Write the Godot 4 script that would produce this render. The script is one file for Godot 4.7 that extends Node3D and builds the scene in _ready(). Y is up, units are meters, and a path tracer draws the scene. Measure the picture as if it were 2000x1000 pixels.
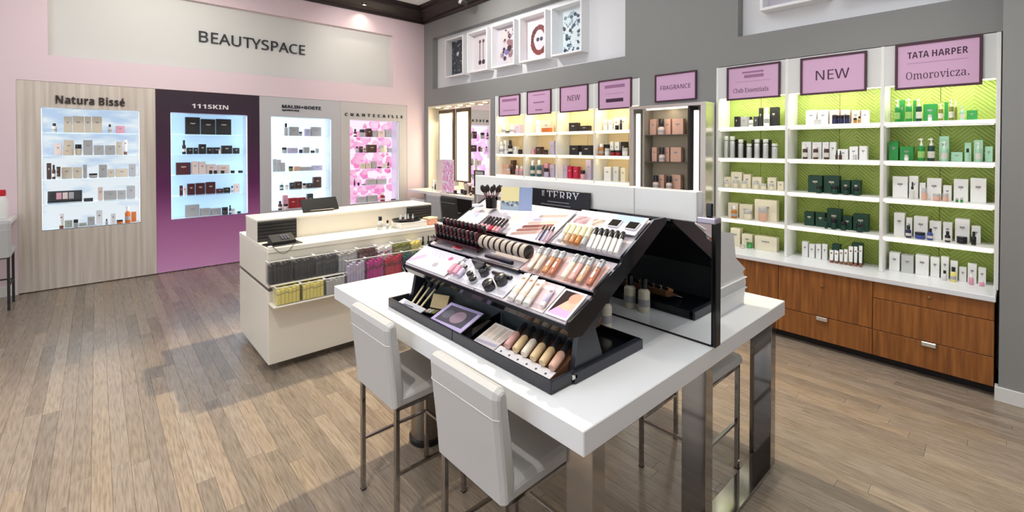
extends Node3D
# A beauty shop: pink display wall, grey wall of lit shelves, cash counter, make-up table with a spine mirror. Units are metres.

var mats := {}
var meshes := {}
var taken := {}
var goods := []          # [node, what it is, where it stands, order along its row, category]
var protos := {}

# ---------------------------------------------------------------- geometry
class Geo:
	var v := PackedVector3Array()
	var n := PackedVector3Array()
	var uv := PackedVector2Array()
	var col := PackedColorArray()
	var idx := PackedInt32Array()
	var t := Transform3D.IDENTITY
	var tint := Color.WHITE
	var colored := false
	var uv_off := Vector2.ZERO

	func poly(p: Array, out: Vector3, nn: Array = []) -> void:
		var c: Vector3 = (p[1] - p[0]).cross(p[2] - p[0])
		if c.length_squared() < 1e-16 and p.size() > 3:
			c = (p[2] - p[0]).cross(p[3] - p[0])
		var flip: bool = c.dot(out) > 0.0
		var nrm := c.normalized() * (1.0 if flip else -1.0)
		var base: int = v.size()
		for i in p.size():
			var q: Vector3 = p[i]
			v.append(t * q)
			var m: Vector3 = nn[i] if nn.size() else nrm
			n.append((t.basis * m).normalized())
			var a := nrm.abs()
			var w := Vector2(q.x, q.z) if a.y >= a.x and a.y >= a.z else (Vector2(q.z, -q.y) if a.x >= a.z else Vector2(q.x, -q.y))
			uv.append(w + uv_off)
			if colored:
				col.append(tint)
		for i in range(1, p.size() - 1):
			if flip:
				idx.append_array([base, base + i + 1, base + i])
			else:
				idx.append_array([base, base + i, base + i + 1])

	func box(c: Vector3, s: Vector3, b := 0.0) -> void:
		var h := s * 0.5
		if b <= 0.0:
			for ax in 3:
				for sg in [-1.0, 1.0]:
					var o := Vector3.ZERO
					o[ax] = sg
					var e := Vector3.ZERO
					var f := Vector3.ZERO
					e[(ax + 1) % 3] = h[(ax + 1) % 3]
					f[(ax + 2) % 3] = h[(ax + 2) % 3]
					var m: Vector3 = c + o * h
					poly([m + e + f, m + e - f, m - e - f, m - e + f], o)
			return
		b = minf(b, minf(h.x, minf(h.y, h.z)) * 0.9)
		var k := h - Vector3(b, b, b)
		for ax in 3:
			var b1 := (ax + 1) % 3
			var b2 := (ax + 2) % 3
			for sg in [-1.0, 1.0]:
				var p := []
				for q in [[1, 1], [1, -1], [-1, -1], [-1, 1]]:
					var w := Vector3.ZERO
					w[ax] = sg * h[ax]
					w[b1] = q[0] * k[b1]
					w[b2] = q[1] * k[b2]
					p.append(c + w)
				var o := Vector3.ZERO
				o[ax] = sg
				poly(p, o)
			for s1 in [-1.0, 1.0]:
				for s2 in [-1.0, 1.0]:
					var p := []
					for q in [[1, 0], [-1, 0], [-1, 1], [1, 1]]:
						var w := Vector3.ZERO
						w[ax] = q[0] * k[ax]
						w[b1] = s1 * (h[b1] if q[1] == 0 else k[b1])
						w[b2] = s2 * (k[b2] if q[1] == 0 else h[b2])
						p.append(c + w)
					var o := Vector3.ZERO
					o[b1] = s1
					o[b2] = s2
					poly(p, o)
		for sx in [-1.0, 1.0]:
			for sy in [-1.0, 1.0]:
				for sz in [-1.0, 1.0]:
					var o := Vector3(sx, sy, sz)
					poly([c + o * Vector3(h.x, k.y, k.z), c + o * Vector3(k.x, h.y, k.z), c + o * Vector3(k.x, k.y, h.z)], o)

	# turned profile: points (radius, height) from the bottom up; sx, sz flatten the round
	func lathe(pr: Array, seg := 16, sx := 1.0, sz := 1.0, c := Vector3.ZERO) -> void:
		var sn := []
		for i in pr.size() - 1:
			var d: Vector2 = pr[i + 1] - pr[i]
			sn.append(Vector2(d.y, -d.x).normalized())
		for i in pr.size() - 1:
			var a: Vector2 = pr[i]
			var b: Vector2 = pr[i + 1]
			if a.distance_to(b) < 1e-7:
				continue
			var na: Vector2 = sn[i]
			var nb: Vector2 = sn[i]
			if i > 0 and sn[i].dot(sn[i - 1]) > 0.6:
				na = (sn[i] + sn[i - 1]).normalized()
			if i < sn.size() - 1 and sn[i].dot(sn[i + 1]) > 0.6:
				nb = (sn[i] + sn[i + 1]).normalized()
			for k in seg:
				var t0 := TAU * k / seg
				var t1 := TAU * (k + 1) / seg
				var r0 := Vector3(cos(t0) * sx, 0, sin(t0) * sz)
				var r1 := Vector3(cos(t1) * sx, 0, sin(t1) * sz)
				var m0 := Vector3(cos(t0) / sx, 0, sin(t0) / sz)
				var m1 := Vector3(cos(t1) / sx, 0, sin(t1) / sz)
				var y0 := Vector3(0, a.y, 0)
				var y1 := Vector3(0, b.y, 0)
				var p := [c + r0 * a.x + y0, c + r1 * a.x + y0, c + r1 * b.x + y1, c + r0 * b.x + y1]
				var nn := [m0 * na.x + Vector3(0, na.y, 0), m1 * na.x + Vector3(0, na.y, 0), m1 * nb.x + Vector3(0, nb.y, 0), m0 * nb.x + Vector3(0, nb.y, 0)]
				var out: Vector3 = (r0 + r1) * 0.5 * sn[i].x + Vector3(0, sn[i].y, 0)
				if a.x < 1e-6:
					p.remove_at(1)
					nn.remove_at(1)
				elif b.x < 1e-6:
					p.remove_at(3)
					nn.remove_at(3)
				poly(p, out, nn)

	func disc_closed(r: float, y0: float, y1: float, seg := 16, b := 0.0, sx := 1.0, sz := 1.0, c := Vector3.ZERO) -> void:
		if b > 0.0:
			lathe([Vector2(0, y0), Vector2(r - b, y0), Vector2(r, y0 + b), Vector2(r, y1 - b), Vector2(r - b, y1), Vector2(0, y1)], seg, sx, sz, c)
		else:
			lathe([Vector2(0, y0), Vector2(r, y0), Vector2(r, y1), Vector2(0, y1)], seg, sx, sz, c)

	# a flat outline (x, y) given thickness along z from z0 to z1
	func prism(o: PackedVector2Array, z0: float, z1: float) -> void:
		var tri := Geometry2D.triangulate_polygon(o)
		for k in range(0, tri.size(), 3):
			var p := [o[tri[k]], o[tri[k + 1]], o[tri[k + 2]]]
			poly([Vector3(p[0].x, p[0].y, z1), Vector3(p[1].x, p[1].y, z1), Vector3(p[2].x, p[2].y, z1)], Vector3(0, 0, 1))
			poly([Vector3(p[0].x, p[0].y, z0), Vector3(p[1].x, p[1].y, z0), Vector3(p[2].x, p[2].y, z0)], Vector3(0, 0, -1))
		var cw := Geometry2D.is_polygon_clockwise(o)
		for i in o.size():
			var a := o[i]
			var b := o[(i + 1) % o.size()]
			var d := (b - a)
			var out := Vector3(d.y, -d.x, 0) * (-1.0 if cw else 1.0)
			poly([Vector3(a.x, a.y, z0), Vector3(b.x, b.y, z0), Vector3(b.x, b.y, z1), Vector3(a.x, a.y, z1)], out)

	# round rod along a line of points
	func rod(pts: Array, r: float, seg := 8) -> void:
		for i in pts.size() - 1:
			var a: Vector3 = pts[i]
			var b: Vector3 = pts[i + 1]
			var d := (b - a).normalized()
			var up := Vector3.UP if absf(d.y) < 0.9 else Vector3.RIGHT
			var e := d.cross(up).normalized()
			var f := d.cross(e).normalized()
			for k in seg:
				var t0 := TAU * k / seg
				var t1 := TAU * (k + 1) / seg
				var o0 := e * cos(t0) + f * sin(t0)
				var o1 := e * cos(t1) + f * sin(t1)
				poly([a + o0 * r, a + o1 * r, b + o1 * r, b + o0 * r], o0 + o1, [o0, o1, o1, o0])
				poly([a, a + o0 * r, a + o1 * r], -d)
				poly([b, b + o0 * r, b + o1 * r], d)

	# a grid of points (rows of equal length) as a smooth sheet; out tells which side is the front
	func sheet(rows: Array, out: Vector3) -> void:
		for i in rows.size() - 1:
			for j in rows[i].size() - 1:
				poly([rows[i][j], rows[i][j + 1], rows[i + 1][j + 1], rows[i + 1][j]], out)

	func mesh() -> ArrayMesh:
		var a := []
		a.resize(Mesh.ARRAY_MAX)
		a[Mesh.ARRAY_VERTEX] = v
		a[Mesh.ARRAY_NORMAL] = n
		a[Mesh.ARRAY_TEX_UV] = uv
		if colored:
			a[Mesh.ARRAY_COLOR] = col
		a[Mesh.ARRAY_INDEX] = idx
		var m := ArrayMesh.new()
		m.add_surface_from_arrays(Mesh.PRIMITIVE_TRIANGLES, a)
		return m

func G() -> Geo:
	return Geo.new()

func bx(c: Vector3, s: Vector3, b := 0.0) -> Geo:
	var g := Geo.new()
	g.box(c, s, b)
	return g

# box from its two corners
func span(a: Vector3, b: Vector3, bevel := 0.0) -> Geo:
	return bx((a + b) * 0.5, (b - a).abs(), bevel)

# ---------------------------------------------------------------- materials
func rgb(r: int, g: int, b: int) -> Color:
	return Color(r / 255.0, g / 255.0, b / 255.0)

func mat(key: String, c := Color.WHITE, rough := 0.5, metal := 0.0, extra := {}) -> StandardMaterial3D:
	if mats.has(key):
		return mats[key]
	var m := StandardMaterial3D.new()
	m.albedo_color = c
	m.roughness = rough
	m.metallic = metal
	for k in extra:
		m.set(k, extra[k])
	mats[key] = m
	return m

func glow(key: String, c: Color, e: float) -> StandardMaterial3D:
	return mat(key, c, 0.6, 0.0, {"emission_enabled": true, "emission": c, "emission_energy_multiplier": e})

func noise_tex(freq: float, seed_: int, w: int, h: int, ramp: Array, oct := 4) -> NoiseTexture2D:
	var f := FastNoiseLite.new()
	f.seed = seed_
	f.frequency = freq
	f.fractal_octaves = oct
	var t := NoiseTexture2D.new()
	t.width = w
	t.height = h
	t.seamless = true
	t.noise = f
	var g := Gradient.new()
	g.offsets = PackedFloat32Array([0.0, 0.5, 1.0])
	g.colors = PackedColorArray(ramp)
	t.color_ramp = g
	return t

# ---------------------------------------------------------------- nodes
func numbered(called: String) -> String:
	taken[called] = taken.get(called, -1) + 1
	return called if taken[called] == 0 else "%s_%03d" % [called, taken[called]]

func put(parent: Node, called: String, g, m: Material) -> MeshInstance3D:
	var o := MeshInstance3D.new()
	o.mesh = g.mesh() if g is Geo else g
	o.material_override = m
	if parent == self:
		o.name = numbered(called)
	else:
		var k := 0
		var nm := called
		while parent.has_node(nm):
			k += 1
			nm = "%s_%03d" % [called, k]
		o.name = nm
	parent.add_child(o)
	return o

func tag(o: Node, label: String, category: String, group := "") -> Node:
	o.set_meta("label", label)
	o.set_meta("category", category)
	if group:
		o.set_meta("group", group)
	return o

func thing(called: String, label: String, category: String, at := Vector3.ZERO, turn := 0.0, group := "") -> Node3D:
	var o := Node3D.new()
	o.name = numbered(called)
	add_child(o)
	o.position = at
	o.rotation.y = turn
	return tag(o, label, category, group)

func struct(called: String, g, m: Material, parent: Node = self) -> MeshInstance3D:
	var o := put(parent, called, g, m)
	if parent == self:
		o.set_meta("kind", "structure")
	return o

# lettering fitted into a width and height; front faces +z of its parent
func letters(parent: Node, text: String, w: float, h: float, at: Vector3, m: Material, font := "Droid Sans", weight := 400, thick := 0.004, turn := 0.0, spacing := 0) -> MeshInstance3D:
	var t := TextMesh.new()
	t.text = text
	var f := SystemFont.new()
	f.font_names = PackedStringArray([font])
	f.font_weight = weight
	if spacing:
		var fv := FontVariation.new()
		fv.base_font = f
		fv.spacing_glyph = spacing
		t.font = fv
	else:
		t.font = f
	t.font_size = 48
	t.pixel_size = 0.01
	t.depth = 0.1
	t.curve_step = 2.0
	var bb := t.get_aabb()
	var o := MeshInstance3D.new()
	o.mesh = t
	o.material_override = m
	var k := 0
	var nm := "lettering"
	while parent.has_node(nm):
		k += 1
		nm = "lettering_%03d" % k
	o.name = nm
	parent.add_child(o)
	var sx := w / bb.size.x if bb.size.x > 0.0 else 1.0
	var sy := h / bb.size.y if bb.size.y > 0.0 else 1.0
	var bs := Basis(Vector3.UP, turn) * Basis.from_scale(Vector3(sx, sy, thick / 0.1))
	var ctr := bb.get_center()
	o.transform = Transform3D(bs, at - bs * ctr)
	return o

func spot(called: String, at: Vector3, to: Vector3, energy: float, c: Color, angle: float, size := 0.05, soft := 0.6) -> void:
	var l := SpotLight3D.new()
	l.name = numbered(called)
	l.light_color = c
	l.light_energy = energy
	l.spot_angle = angle
	l.spot_angle_attenuation = soft
	l.spot_range = 14.0
	l.spot_attenuation = 2.0
	l.light_size = size
	l.shadow_enabled = true
	add_child(l)
	l.look_at_from_position(at, to, Vector3.UP if absf((to - at).normalized().y) < 0.98 else Vector3.RIGHT)

func area(called: String, at: Vector3, toward: Vector3, w: float, h: float, energy: float, c: Color) -> void:
	var l := AreaLight3D.new()
	l.name = numbered(called)
	l.light_color = c
	l.light_energy = energy
	l.area_size = Vector2(w, h)
	l.area_range = 12.0
	l.area_normalize_energy = true
	l.shadow_enabled = true
	add_child(l)
	l.look_at_from_position(at, at + toward, Vector3.UP if absf(toward.normalized().y) < 0.9 else Vector3.FORWARD)

# ---------------------------------------------------------------- shell helpers
# boxes of a wall around its openings; holes are Rect2 in (along, height)
func wall_geo(x_wall: bool, front: float, back: float, u0: float, u1: float, y0: float, y1: float, holes: Array) -> Geo:
	var us := [u0, u1]
	var ys := [y0, y1]
	for h in holes:
		for q in [h.position.x, h.end.x]:
			if q > u0 and q < u1 and not us.has(q):
				us.append(q)
		for q in [h.position.y, h.end.y]:
			if q > y0 and q < y1 and not ys.has(q):
				ys.append(q)
	us.sort()
	ys.sort()
	var g := Geo.new()
	for i in us.size() - 1:
		var j := 0
		while j < ys.size() - 1:
			var c := Vector2((us[i] + us[i + 1]) / 2, (ys[j] + ys[j + 1]) / 2)
			var hole := false
			for h in holes:
				if h.has_point(c):
					hole = true
			if not hole:
				if x_wall:
					g.box(Vector3((front + back) / 2, c.y, c.x), Vector3(absf(front - back), ys[j + 1] - ys[j], us[i + 1] - us[i]))
				else:
					g.box(Vector3(c.x, c.y, (front + back) / 2), Vector3(us[i + 1] - us[i], ys[j + 1] - ys[j], absf(front - back)))
			j += 1
	return g

const RW := 4.82      # face of the grey wall
const BW := -7.93     # face of the pink wall

func setup() -> void:
	# camera: level but for under a degree, lens shifted down
	var cam := Camera3D.new()
	cam.name = "camera"
	cam.projection = Camera3D.PROJECTION_FRUSTUM
	cam.near = 0.05
	cam.far = 60.0
	cam.size = cam.near * 1000.0 / 897.9
	cam.frustum_offset = Vector2(0.0, -(500.0 - 297.9) / 897.9 * cam.near)
	cam.position = Vector3(0, 1.75, 0)
	cam.rotation = Vector3(-0.0123, -0.7346, 0)
	add_child(cam)
	cam.current = true
	var env := Environment.new()
	env.background_mode = Environment.BG_COLOR
	env.background_color = Color(0.0, 0.0, 0.0)
	env.tonemap_mode = Environment.TONE_MAPPER_LINEAR
	env.tonemap_exposure = 1.13
	env.sdfgi_enabled = true
	env.ssao_enabled = true
	env.ssil_enabled = true
	var we := WorldEnvironment.new()
	we.name = "world_environment"
	we.environment = env
	add_child(we)
	# unseen ceiling panels added as broad fill (fittings are built in ceiling_lamps)
	var cool := Color(0.90, 0.955, 1.0)
	for p in FILL_PANELS:
		area("fill_panel_light", Vector3(p.x, 4.395, p.y), Vector3.DOWN, 1.1, 1.1, FILL_PANEL_E, cool)
	for k in 3:  # side fill from the added, unseen window
		area("window_fill_light", Vector3(-3.66, 1.85, -4.2 + k * 1.5), Vector3.RIGHT, 1.36, 2.4, 1.8, Color(0.92, 0.96, 1.0))
	for s in SPOTS:
		spot("track_light", s[0], s[1], s[2], s[3], s[4], 0.04, s[5])

const FILL_PANEL_E := 1.35
const FILL_PANELS := [Vector2(-1.6, -5.2), Vector2(1.2, -5.6), Vector2(3.2, -3.4), Vector2(-1.6, -1.8), Vector2(1.0, -2.2), Vector2(2.8, -0.2), Vector2(-0.6, 1.6), Vector2(2.4, 2.2)]
# place, aim, energy, colour, half angle, softness of the edge
var SPOTS := [
	[Vector3(2.82, 4.15, -4.42), Vector3(1.3, 0.0, -2.4), 16.0, Color(1.0, 0.92, 0.78), 40.0, 0.4],
	[Vector3(0.6, 4.15, -6.0), Vector3(0.4, 3.2, -7.93), 2.0, Color(1.0, 0.98, 0.93), 50.0, 1.0],
	[Vector3(3.2, 4.15, -6.6), Vector3(3.6, 3.2, -7.93), 1.2, Color(1.0, 0.97, 0.95), 50.0, 1.0],
	[Vector3(1.0, 4.15, -1.0), Vector3(1.5, 0.9, -1.7), 1.5, Color(1.0, 0.99, 0.97), 30.0, 0.8],
	[Vector3(3.0, 4.15, -1.0), Vector3(3.9, 0.0, -0.6), 2.5, Color(1.0, 0.96, 0.9), 45.0, 0.8],
	[Vector3(-0.4, 4.15, -1.2), Vector3(-0.2, 0.0, -2.4), 3.5, Color(1.0, 0.97, 0.93), 45.0, 0.8],
	[Vector3(3.3, 4.15, -5.4), Vector3(4.82, 3.3, -5.4), 2.5, Color(1.0, 0.99, 0.97), 50.0, 1.0],
]

func ceiling_lamps() -> void:
	var lit := glow("fill_panel_glow", Color(1.0, 0.98, 0.96), 2.0)
	var white := mat("lamp_white", rgb(235, 235, 232), 0.5)
	var k := 0
	for p in FILL_PANELS:  # out-of-view panels, added for soft overall fill
		var t := thing("added_fill_panel", "added unseen ceiling fill panel " + ["over the pale wood display", "over the aisle before the display panels", "between cash counter and cream shelves", "over the open floor", "above the bar stools", "before the green shelves", "above the camera's left shoulder", "by the wall behind the camera"][k], "ceiling light", Vector3(p.x, 4.42, p.y), 0.0, "added ceiling fill panels")
		k += 1
		put(t, "frame", wall_ring(1.2, 1.2, 0.05, 0.02), white)
		put(t, "diffuser", bx(Vector3(0, -0.012, 0), Vector3(1.1, 0.01, 1.1)), lit)
	k = 0
	for s in SPOTS:
		var t := thing("track_lamp", "white cylinder spot lamp aimed " + ["over the cash counter to the floor", "at the cream sign panel", "at the corner end of the pink wall", "at the make-up table", "at the aisle before the wooden cabinets", "at the open floor", "at the shadow boxes"][k], "spot lamp", s[0], 0.0, "ceiling spot lamps")
		k += 1
		var d: Vector3 = (s[1] - s[0]).normalized()
		var q := Basis(Quaternion(Vector3.DOWN, d)) if d.dot(Vector3.DOWN) > -0.99 else Basis.IDENTITY
		var g := G()
		g.t = Transform3D(q, Vector3.ZERO)
		g.lathe([Vector2(0.035, 0.02), Vector2(0.042, 0.02), Vector2(0.045, 0.2), Vector2(0.03, 0.215), Vector2(0, 0.215)], 18)
		put(t, "barrel", g, white)
		var h := G()
		h.t = Transform3D(q, Vector3.ZERO)
		h.disc_closed(0.034, 0.024, 0.03, 18)
		put(t, "bulb", h, glow("spot_glow", Color(1.0, 0.93, 0.82), 3.0))
		var r := G()
		r.rod([q * Vector3(0, 0.205, 0), Vector3(0, 0.27, 0)], 0.008)
		put(t, "stem", r, white)

	# lamps in view: a dark track head by the grey wall and a small downlight in the cornice
	var th := thing("track_lamp", "dark cylinder spot lamp hanging before the cornice over the grey wall", "spot lamp", Vector3(4.45, 4.125, -6.11))
	var tb := G()
	tb.t = Transform3D(Basis(Vector3(0, 0, 1), 1.1) * Basis(Vector3.RIGHT, -0.5), Vector3.ZERO)
	tb.lathe([Vector2(0, -0.08), Vector2(0.055, -0.08), Vector2(0.06, -0.06), Vector2(0.06, 0.07), Vector2(0.045, 0.09), Vector2(0, 0.09)], 18)
	put(th, "barrel", tb, mat("lamp_dark", rgb(46, 42, 42), 0.4))
	var tc := G()
	tc.t = tb.t
	tc.lathe([Vector2(0.0605, 0.02), Vector2(0.063, 0.022), Vector2(0.063, 0.062), Vector2(0.0605, 0.064)], 18)
	put(th, "collar", tc, white)
	var ts := G()
	ts.rod([Vector3(0, 0.02, 0), Vector3(0, 0.295, 0)], 0.012)
	put(th, "stem", ts, mat("lamp_dark"))
	var dl := thing("downlight", "small bright round downlight set in the dark cornice above the pink wall", "downlight", Vector3(3.52, 4.262, -7.775))
	var dg := G()
	dg.disc_closed(0.03, -0.012, 0.0, 16)
	put(dl, "lens", dg, glow("spot_glow", Color(1.0, 0.93, 0.82), 3.0))
	var dr := G()
	dr.lathe([Vector2(0.031, -0.014), Vector2(0.042, -0.012), Vector2(0.042, 0.006), Vector2(0.031, 0.006)], 16)
	put(dl, "ring", dr, mat("lamp_dark"))
	spot("cornice_spot", Vector3(3.52, 4.24, -7.775), Vector3(3.52, 3.0, -7.85), 0.25, Color(1.0, 0.93, 0.82), 55.0, 0.03, 0.8)

# flat square ring lying in x-z
func wall_ring(w: float, d: float, b: float, h: float) -> Geo:
	var g := G()
	g.box(Vector3(0, -h / 2, -d / 2 + b / 2), Vector3(w, h, b))
	g.box(Vector3(0, -h / 2, d / 2 - b / 2), Vector3(w, h, b))
	g.box(Vector3(-w / 2 + b / 2, -h / 2, 0), Vector3(b, h, d - 2 * b))
	g.box(Vector3(w / 2 - b / 2, -h / 2, 0), Vector3(b, h, d - 2 * b))
	return g

func shell() -> void:
	var pink := mat("pink_paint", rgb(230, 208, 214), 0.7)
	var grey := mat("grey_paint", rgb(141, 141, 139), 0.7)
	var white := mat("white_paint", rgb(238, 237, 232), 0.6)
	var wood := mat("dark_wood", rgb(34, 18, 17), 0.35)
	# walls
	struct("wall_back", wall_geo(false, BW, -8.36, -3.6, 5.25, 0.0, 4.6, [Rect2(-0.70, 0.0, 5.14, 2.545), Rect2(-0.43, 2.865, 4.58, 0.975)]), pink)
	struct("wall_right", wall_geo(true, RW, 5.25, BW, -0.09, 0.0, 4.6, [Rect2(-7.79, 0.0, 1.92, 2.545), Rect2(-5.755, 0.0, 2.695, 2.58), Rect2(-2.145, 0.0, 2.055, 2.58), Rect2(-7.62, 2.862, 4.355, 0.978), Rect2(-1.93, 2.862, 1.70, 0.978)]), grey)
	struct("wall_right", bx(Vector3(4.925, 2.3, 1.755), Vector3(0.65, 4.6, 3.69)), grey)
	struct("wall_left", wall_geo(true, -3.6, -3.8, -8.3, 3.8, 0.0, 4.6, [Rect2(-5.0, 0.5, 4.6, 2.7)]), pink)
	# added window in the unseen left wall: glowing panes give side fill light
	var wi := struct("added_window_1", wall_geo(true, -3.6, -3.72, -5.0, -0.4, 0.5, 3.2, [Rect2(-4.92, 0.58, 1.44, 2.54), Rect2(-3.42, 0.58, 1.44, 2.54), Rect2(-1.92, 0.58, 1.44, 2.54)]), white)
	for k in 3:
		put(wi, "pane", bx(Vector3(-3.69, 1.85, -4.2 + k * 1.5), Vector3(0.02, 2.54, 1.44)), glow("fill_pane_glow", Color(0.9, 0.95, 1.0), 0.7))
	struct("wall_front", bx(Vector3(0.8, 2.3, 3.7), Vector3(9.2, 4.6, 0.2)), white)
	struct("ceiling", bx(Vector3(0.8, 4.51, -2.3), Vector3(9.0, 0.18, 12.2)), mat("ceiling_white", rgb(242, 244, 246), 0.8))
	# backs of the wall openings
	struct("wall_recess", bx(Vector3(2.0, 1.3, -8.34), Vector3(5.3, 2.6, 0.04)), white)
	struct("wall_recess", bx(Vector3(1.86, 3.35, -8.34), Vector3(4.7, 1.0, 0.04)), white)
	struct("wall_recess", bx(Vector3(5.24, 2.0, -4.0), Vector3(0.03, 4.0, 7.8)), white)
	# cornice along both walls
	var pr := PackedVector2Array([Vector2(0, 4.16), Vector2(0.035, 4.16), Vector2(0.05, 4.2), Vector2(0.10, 4.215), Vector2(0.12, 4.24), Vector2(0.2, 4.32), Vector2(0.235, 4.335), Vector2(0.25, 4.37), Vector2(0.285, 4.375), Vector2(0.285, 4.42), Vector2(0, 4.42)])
	var g := G()
	g.t = Transform3D(Basis(Vector3(0, 0, 1), Vector3(0, 1, 0), Vector3(-1, 0, 0)), Vector3(0, 0, BW))
	g.prism(pr, -RW, 3.6)
	struct("trim_1", g, wood)
	g = G()
	g.t = Transform3D(Basis(Vector3(-1, 0, 0), Vector3(0, 1, 0), Vector3(0, 0, -1)), Vector3(RW, 0, 0))
	g.prism(pr, 0.09, -BW)
	struct("trim_2", g, wood)
	# baseboards
	var bb := PackedVector2Array([Vector2(0, 0), Vector2(0.018, 0), Vector2(0.018, 0.085), Vector2(0.008, 0.1), Vector2(0, 0.1)])
	g = G()
	g.box(Vector3(4.591, 0.05, 1.75), Vector3(0.018, 0.1, 3.69), 0.003)
	g.box(Vector3(4.615, 0.05, -0.099), Vector3(0.066, 0.1, 0.018), 0.003)
	struct("baseboard_right", g, mat("base_white", rgb(225, 224, 220), 0.5))
	g = G()
	g.box(Vector3(-2.15, 0.06, BW + 0.009), Vector3(2.88, 0.12, 0.018), 0.004)
	struct("baseboard_back", g, mat("base_white"))
	g = G()
	g.box(Vector3(4.63, 0.05, BW + 0.009), Vector3(0.36, 0.1, 0.018), 0.003)
	struct("baseboard_back", g, mat("base_white"))

func planks() -> void:
	var sub := mat("subfloor", rgb(58, 48, 42), 0.8)
	var fl := struct("floor", bx(Vector3(0.8, -0.06, -2.3), Vector3(9.3, 0.1, 12.4)), sub)
	var grain := mat("plank_oak", Color(1, 1, 1), 0.3, 0.0, {"vertex_color_use_as_albedo": true, "uv1_scale": Vector3(5.0, 0.34, 1.0)})
	grain.albedo_texture = noise_tex(0.03, 5, 512, 512, [Color(0.72, 0.70, 0.67), Color(0.9, 0.89, 0.88), Color(1, 1, 1)], 5)
	grain.roughness_texture = noise_tex(0.01, 9, 256, 256, [Color(0.8, 0.8, 0.8), Color(0.95, 0.95, 0.95), Color(1, 1, 1)], 3)
	var r := RandomNumberGenerator.new()
	r.seed = 77
	var tones := [rgb(184, 170, 152), rgb(172, 158, 142), rgb(164, 150, 135), rgb(158, 143, 127), rgb(150, 138, 126), rgb(178, 161, 139), rgb(168, 155, 142), rgb(142, 130, 118)]
	for k in tones.size():
		tones[k] = (tones[k] as Color).lerp(rgb(168, 152, 135), 0.38)
	var lens := [0.6, 0.9, 1.1, 1.4, 1.7, 2.0]
	var w := 0.081
	var shapes := {}
	var list := []
	var x := -3.6 + w / 2
	while x < 4.9:
		var z := -7.93 - r.randf() * 0.9
		while z < 3.6:
			var L := r.randi() % lens.size()
			var T := r.randi() % tones.size()
			list.append([x, z + lens[L] / 2, L, T])
			z += lens[L]
		x += w
	# those that show largest: in front of the lens and near it
	var fwd := Vector2(0.670, -0.742)
	var rt := Vector2(0.742, 0.670)
	for e in list:
		var p := Vector2(e[0], e[1])
		var dep := p.dot(fwd)
		var side := p.dot(rt)
		var seen: bool = dep > 1.6 and absf(side) < dep * 1.12 + 0.4
		e.append(dep if seen else 99.0)
	list.sort_custom(func(a, b): return a[4] < b[4])
	var rest := G()
	rest.colored = true
	for i in list.size():
		var e = list[i]
		if i < 300 and e[4] < 90.0:
			var key: int = e[2] * 100 + e[3]
			if not shapes.has(key):
				var g := G()
				g.colored = true
				g.tint = tones[e[3]].srgb_to_linear()
				g.uv_off = Vector2(r.randf() * 7.0, r.randf() * 9.0)
				g.box(Vector3(0, -0.008, 0), Vector3(w - 0.0008, 0.016, lens[e[2]] - 0.001), 0.0006)
				shapes[key] = g.mesh()
			var o := put(fl, "plank", shapes[key], grain)
			o.position = Vector3(e[0], 0, e[1])
		else:
			rest.tint = tones[e[3]].srgb_to_linear()
			rest.uv_off = Vector2(r.randf() * 7.0, r.randf() * 9.0)
			var q := w / 2 - 0.0004
			var h: float = lens[e[2]] / 2 - 0.0005
			rest.poly([Vector3(e[0] - q, 0, e[1] - h), Vector3(e[0] + q, 0, e[1] - h), Vector3(e[0] + q, 0, e[1] + h), Vector3(e[0] - q, 0, e[1] + h)], Vector3.UP)
			rest.poly([Vector3(e[0] - q, 0, e[1] + h), Vector3(e[0] + q, 0, e[1] + h), Vector3(e[0] + q, -0.012, e[1] + h), Vector3(e[0] - q, -0.012, e[1] + h)], Vector3.BACK)
			rest.poly([Vector3(e[0] - q, 0, e[1] - h), Vector3(e[0] - q, 0, e[1] + h), Vector3(e[0] - q, -0.012, e[1] + h), Vector3(e[0] - q, -0.012, e[1] - h)], Vector3.LEFT)
	var o := put(fl, "planks", rest, grain)
	o.set_meta("kind", "stuff")

# ---------------------------------------------------------------- pink wall
const NICHES := [[-0.70, 0.60, -0.50, 0.43], [0.60, 1.88, 0.765, 1.715], [1.88, 3.155, 2.045, 2.995], [3.155, 4.44, 3.315, 4.27]]
const NSHELF := [1.93, 1.645, 1.35, 1.05]

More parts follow.
